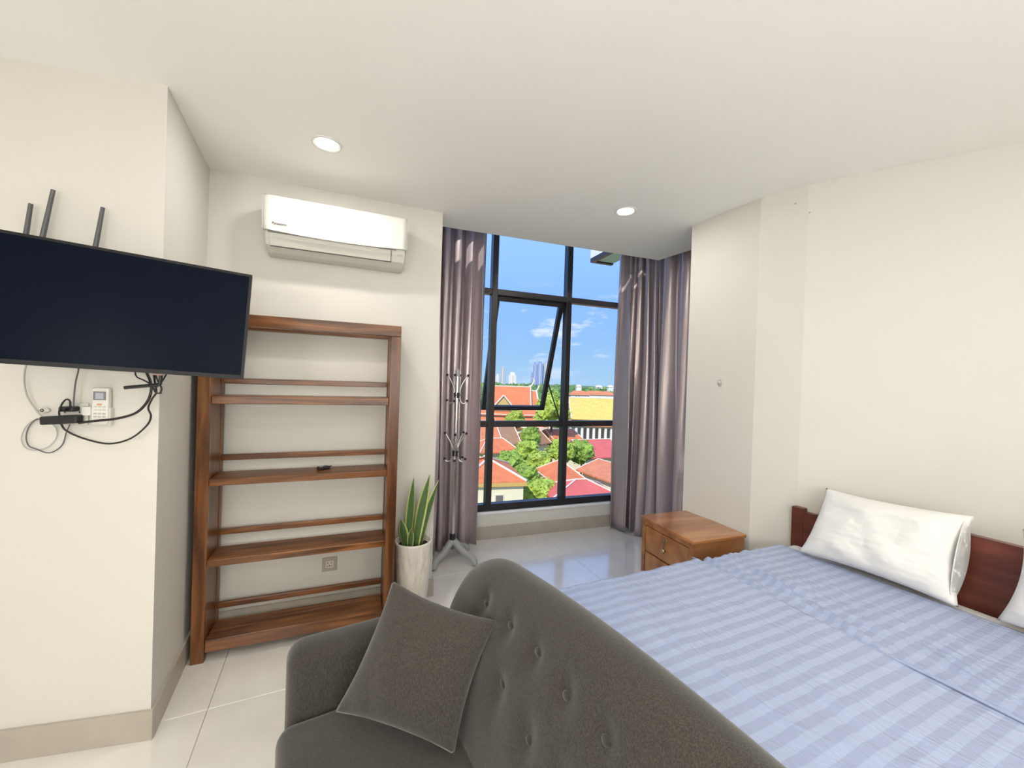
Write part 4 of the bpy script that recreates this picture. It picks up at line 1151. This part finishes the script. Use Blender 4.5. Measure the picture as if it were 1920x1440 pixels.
# yellow temple with a colonnade
def yellow():
    D = 98.0
    A, B = atd(1072, 786, D), atd(1215, 789, D); A.z = B.z = (A.z + B.z) / 2
    t, L, ze, rf = house('temple', 'pale temple hall with yellow roof above a white colonnade', 'temple', A, B, 14.0, 5.0, 'gable', R_YL, W_ST, over=2.6, tr=.30)
    MB().add([(.2, 6.9, ze + 5.0), (3.2, 1.2, ze + .6), (3.8, 1.2, ze + .6), (.9, 6.9, ze + 5.2)], [(0, 1, 2, 3)]).build('roof_band', GOLD, rf)
    v = [(-3, -2.6, ze - 1.2), (L + 3, -2.6, ze - 1.2), (L, 1.5, ze - .2), (0, 1.5, ze - .2)]
    MB().add(v + [(p[0], p[1], p[2] - .3) for p in v], [(0, 1, 2, 3), (7, 6, 5, 4), (0, 4, 5, 1), (1, 5, 6, 2), (2, 6, 7, 3), (3, 7, 4, 0)]).build('skirt_roof', R_OT, t)
    MB().box(-2.5, L + 2.5, -2.2, -1.2, ze - 1.9, ze - 1.5).build('entablature', W_ST, t)
    n = 17
    for k in range(n):
        x = -2.0 + (L + 4) * k / (n - 1)
        MB().box(x - .28, x + .28, -2.1, -1.5, 0, ze - 1.9).build('column', W_WH, t)
    MB().box(-2.5, L + 2.5, -3.0, -2.4, 0, .9).build('balustrade', W_WH, t)
    # lower wing with a row of pale bays
    A2, B2_ = atd(1010, 806, 92), atd(1068, 806, 92)
    a0 = local(A2, (A.x, A.y, GZ), ang(A, B)); b0 = local(B2_, (A.x, A.y, GZ), ang(A, B))
    MB().box(a0.x, -3.0, a0.y, a0.y + 4, 0, a0.z).build('wing', W_ST, t)
    for k in range(7):
        x = a0.x + .6 + (-3.6 - a0.x) * k / 6; MB().box(x - .2, x + .2, a0.y - .25, a0.y, 0, a0.z - .4).build('column', TRIM, t)
yellow()

# trees
LEAFS = [mat('leaf_bright', (.44, .56, .07), .7, noise_amt=.45, noise_scale=.7), mat('leaf_mid', (.32, .47, .06), .7, noise_amt=.5, noise_scale=.7),
         mat('leaf_deep', (.15, .27, .06), .75, noise_amt=.5, noise_scale=.7)]
BARK = mat('bark', (.20, .14, .09), .9, noise_amt=.4, noise_scale=3)
def crown_mesh(r, seed, n_leaf, sub=3, squash=.8):
    bm = bmesh.new(); bmesh.ops.create_icosphere(bm, subdivisions=sub, radius=1)
    rnd = random.Random(seed)
    for v in bm.verts:
        d = 1 + .38 * noise.noise(v.co * 1.7 + Vector((seed, 0, 0))) + .22 * noise.noise(v.co * 4.3 + Vector((0, seed, 0)))
        v.co = v.co * d * r; v.co.z *= squash
    vs = [v.co.copy() for v in bm.verts]; ns = [v.normal.copy() for v in bm.verts]
    fs = [tuple(v.index for v in f.verts) for f in bm.faces]; bm.free()
    g = MB().add(vs, fs)
    for k in range(n_leaf):
        i = rnd.randrange(len(vs)); p = vs[i] * rnd.uniform(.93, 1.12)
        u = Vector((rnd.uniform(-1, 1), rnd.uniform(-1, 1), rnd.uniform(-.6, .6))).normalized(); w = u.cross(Vector((rnd.uniform(-1, 1), rnd.uniform(-1, 1), 1))).normalized()
        s = r * rnd.uniform(.05, .12)
        g.add([p - u * s, p + w * s * .6, p + u * s, p - w * s * .6], [(0, 1, 2, 3)])
    return g
def tree(x, y, D, rpx, mi, label, seed, squash=.8, group=None):
    c = atd(x, y, D); r = rpx / FPX * D
    t = thing('leafy_tree', label, 'tree', (c.x, c.y, GZ), 0, group)
    h = c.z - GZ
    MB().tube([(0, 0, 0), (.1, .1, h * .6), (0, 0, h)], [r * .10, r * .05], 8).build('trunk', BARK, t)
    o = crown_mesh(r, seed, 700, 4, squash).build('crown', LEAFS[mi], t); o.location = (0, 0, h)
    return t
tree(1034, 770, 78, 30, 0, 'bright green tree rising beside the orange temple', 1.3, .95)
tree(1010, 868, 52, 24, 0, 'bright green tree growing left of the pyramid roof', 2.7)
tree(1052, 845, 56, 24, 0, 'bright green tree behind the pyramid roof', 4.1)
tree(1090, 846, 58, 22, 1, 'darker green tree touching the crimson hall', 5.2, .9)
tree(990, 846, 60, 22, 0, 'round bright tree between the narrow brown house and the small brown roof', 6.6)
tree(955, 868, 48, 26, 1, 'broad green tree behind the cream house ridge', 7.9)
tree(985, 893, 44, 26, 1, 'broad green tree at the eave corner of the cream house', 9.1)
tree(1012, 922, 40, 30, 0, 'large bright tree standing in front of the pyramid building', 10.4)
tree(966, 786, 84, 17, 0, 'small bright tree in front of the temple skirt roof', 11.8, .9)
tree(995, 818, 70, 16, 1, 'small green tree in front of the temple wing', 12.9, 1.2)
tree(1105, 880, 52, 12, 1, 'little tree tucked behind the terracotta ribbed roof', 14.2)
tree(1085, 762, 112, 20, 2, 'dark green tree behind the yellow temple gable', 15.5)
for k, (x, y, D, r_) in enumerate(((860, 850, 62, 26), (830, 880, 50, 28), (800, 830, 75, 24), (760, 870, 58, 28), (1200, 850, 66, 26), (1240, 880, 52, 28), (1280, 840, 76, 24), (1320, 870, 60, 28), (850, 790, 100, 22), (780, 790, 105, 24))):
    tree(x, y, D, r_, k % 2, 'leafy green tree in the gardens either side of the houses', 31 + 1.7 * k, .85, 'garden trees either side')
# belt of trees towards the horizon: individuals that share a few meshes
far_me = []
far_spots = [(atd(x, 720, D).x, D + 4, w) for x, D, w in ((1088, 190, 8), (1126, 200, 12), (1086, 420, 9), (1124, 430, 9), (1146, 410, 8), (961, 705, 14))]
for k in range(4):
    o = crown_mesh(1, 20 + k * 3.1, 120, 2, .75).build('far_tree', LEAFS[2 if k else 1]); far_me.append(o.data); bpy.data.objects.remove(o)
rnd = random.Random(11); placed = []
for k in range(9000):
    if len(placed) >= 260: break
    D = 135 + 640 * rnd.random() ** 1.2
    x = rnd.uniform(880, 1180) if len(placed) < 150 else rnd.uniform(620, 1420); g_ = atd(x, 720, D); r = rnd.uniform(4.5, 7.0) * (1 + D / 1500)
    if any((g_.x - q[0]) ** 2 + (g_.y - q[1]) ** 2 < (1.22 * (r + q[2])) ** 2 for q in placed): continue
    if any((g_.x - q[0]) ** 2 + (g_.y - q[1]) ** 2 < (r * 1.4 + q[2]) ** 2 for q in far_spots): continue
    placed.append((g_.x, g_.y, r))
    o = bpy.data.objects.new('far_tree', far_me[rnd.randrange(4)]); COL.objects.link(o)
    o.location = (g_.x, g_.y, GZ + r * .62); o.scale = (r, r, r); o.rotation_euler = (0, 0, rnd.uniform(0, 6))
    tag(o, 'dark green tree in the wooded belt reaching to the horizon', 'tree', 'trees of the wooded belt')
# low houses scattered in the belt
for k, (x, y, D, w, h, m_, lb) in enumerate(((1088, 741, 190, 9, 6, R_OT, 'small house with terracotta roof in the wooded belt, smaller of two'), (1126, 741, 200, 18, 6, R_OT, 'wide house with terracotta roof in the wooded belt'),
        (1086, 725, 420, 5, 12, None, 'small white building above the far trees, beside the mullion'), (1124, 726, 430, 7, 8, None, 'long white building above the far trees'), (1146, 726, 410, 5, 10, None, 'small white building above the far trees, near the curtain'))):
    c = atd(x, y, D)
    t = thing('far_house', lb, 'house', (c.x, c.y, GZ)); zt = c.z - GZ
    MB().box(-w / 2, w / 2, 0, 8, 0, zt).build('wall', W_WH, t)
    v = [(-w / 2 - .5, -.5, zt), (w / 2 + .5, -.5, zt), (w / 2 + .5, 8.5, zt), (-w / 2 - .5, 8.5, zt), (-w / 2 + w * .2, 4, zt + 2.0), (w / 2 - w * .2, 4, zt + 2.0)]
    MB().add(v, [(0, 1, 5, 4), (1, 2, 5), (2, 3, 4, 5), (3, 0, 4), (3, 2, 1, 0)]).build('roof', m_ or TRIM, t)
# distant towers
def towerm(name, c1, c2):
    mm = bpy.data.materials.new(name); mm.use_nodes = True; nt = mm.node_tree; N = nt.nodes; L = nt.links; b = N['Principled BSDF']
    tc = N.new('ShaderNodeTexCoord'); br = N.new('ShaderNodeTexBrick'); L.new(tc.outputs['Object'], br.inputs[0])
    mp = N.new('ShaderNodeMapping'); mp.inputs['Rotation'].default_value = (R(90), 0, 0); L.new(tc.outputs['Object'], mp.inputs[0]); L.new(mp.outputs[0], br.inputs[0])
    br.inputs['Color1'].default_value = (*c1, 1); br.inputs['Color2'].default_value = (*c1, 1); br.inputs['Mortar'].default_value = (*c2, 1)
    br.inputs['Scale'].default_value = .25; br.inputs['Mortar Size'].default_value = .02; br.offset = 0
    L.new(br.outputs[0], b.inputs['Base Color']); b.inputs['Roughness'].default_value = .6; MATS[name] = mm; return mm
TW1 = towerm('tower_blue', (.20, .27, .48), (.42, .48, .62)); TW2 = towerm('tower_white', (.80, .74, .66), (.45, .42, .40)); TW3 = towerm('tower_grey', (.34, .38, .46), (.55, .58, .60))
for (x0, x1, y, D, m_, lb) in ((1000, 1007, 684, 900, TW1, 'tall blue glass tower on the skyline, nearest the sash stile'), (1008, 1018, 682, 900, TW1, 'tall blue grey tower on the skyline with rounded top corner'), (1019, 1030, 681, 905, TW3, 'tall grey tower on the skyline behind the sash stile'),
        (937, 949, 690, 900, TW3, 'grey twin tower on the skyline beside the left mullion'), (954, 968, 703, 700, TW2, 'squat white apartment block on the skyline'), (996, 1000, 703, 950, TW1, 'thin low blue tower on the skyline'), (930, 936, 706, 800, TW2, 'narrow white block on the skyline')):
    a, b = atd(x0, y, D), atd(x1, y, D); c = (a + b) / 2; w = (b.x - a.x) / 2; h = c.z - GZ
    t = thing('tower_block', lb, 'building', (c.x, c.y, GZ))
    MB().box(-w, w, 0, w * 2.2, 0, h).build('shaft', m_, t)
    MB().box(-w * .6, w * .6, w * .4, w * 1.6, h, h + 5).build('roof_plant', m_, t)
    MB().box(-w * .12, w * .12, -.6, 0, 0, h).build('fin', TRIM, t)

# beam end with dark edging outside the upper panes, reaching out from the facade
f0 = atd(1107, 491, 5.15); f1 = atd(1150, 498, 5.2); zb = (f0.z + f1.z) / 2
wB = (V2(f1) - V2(f0)).length
t = thing('facade_beam', 'cream beam with dark edging jutting from the facade above window', 'beam', (f0.x, f0.y, zb), angW)
MB().box(.05, wB, -1.05, -.05, .02, .36).build('beam', W_WH, t)
MB().box(0, .05, -1.05, 0, 0, .055).build('edging', ALU, t); MB().box(0, .05, -1.05, 0, .055, .36).build('side_board', W_WH, t)
MB().box(.05, wB, -.05, 0, 0, .055).build('edging', ALU, t)
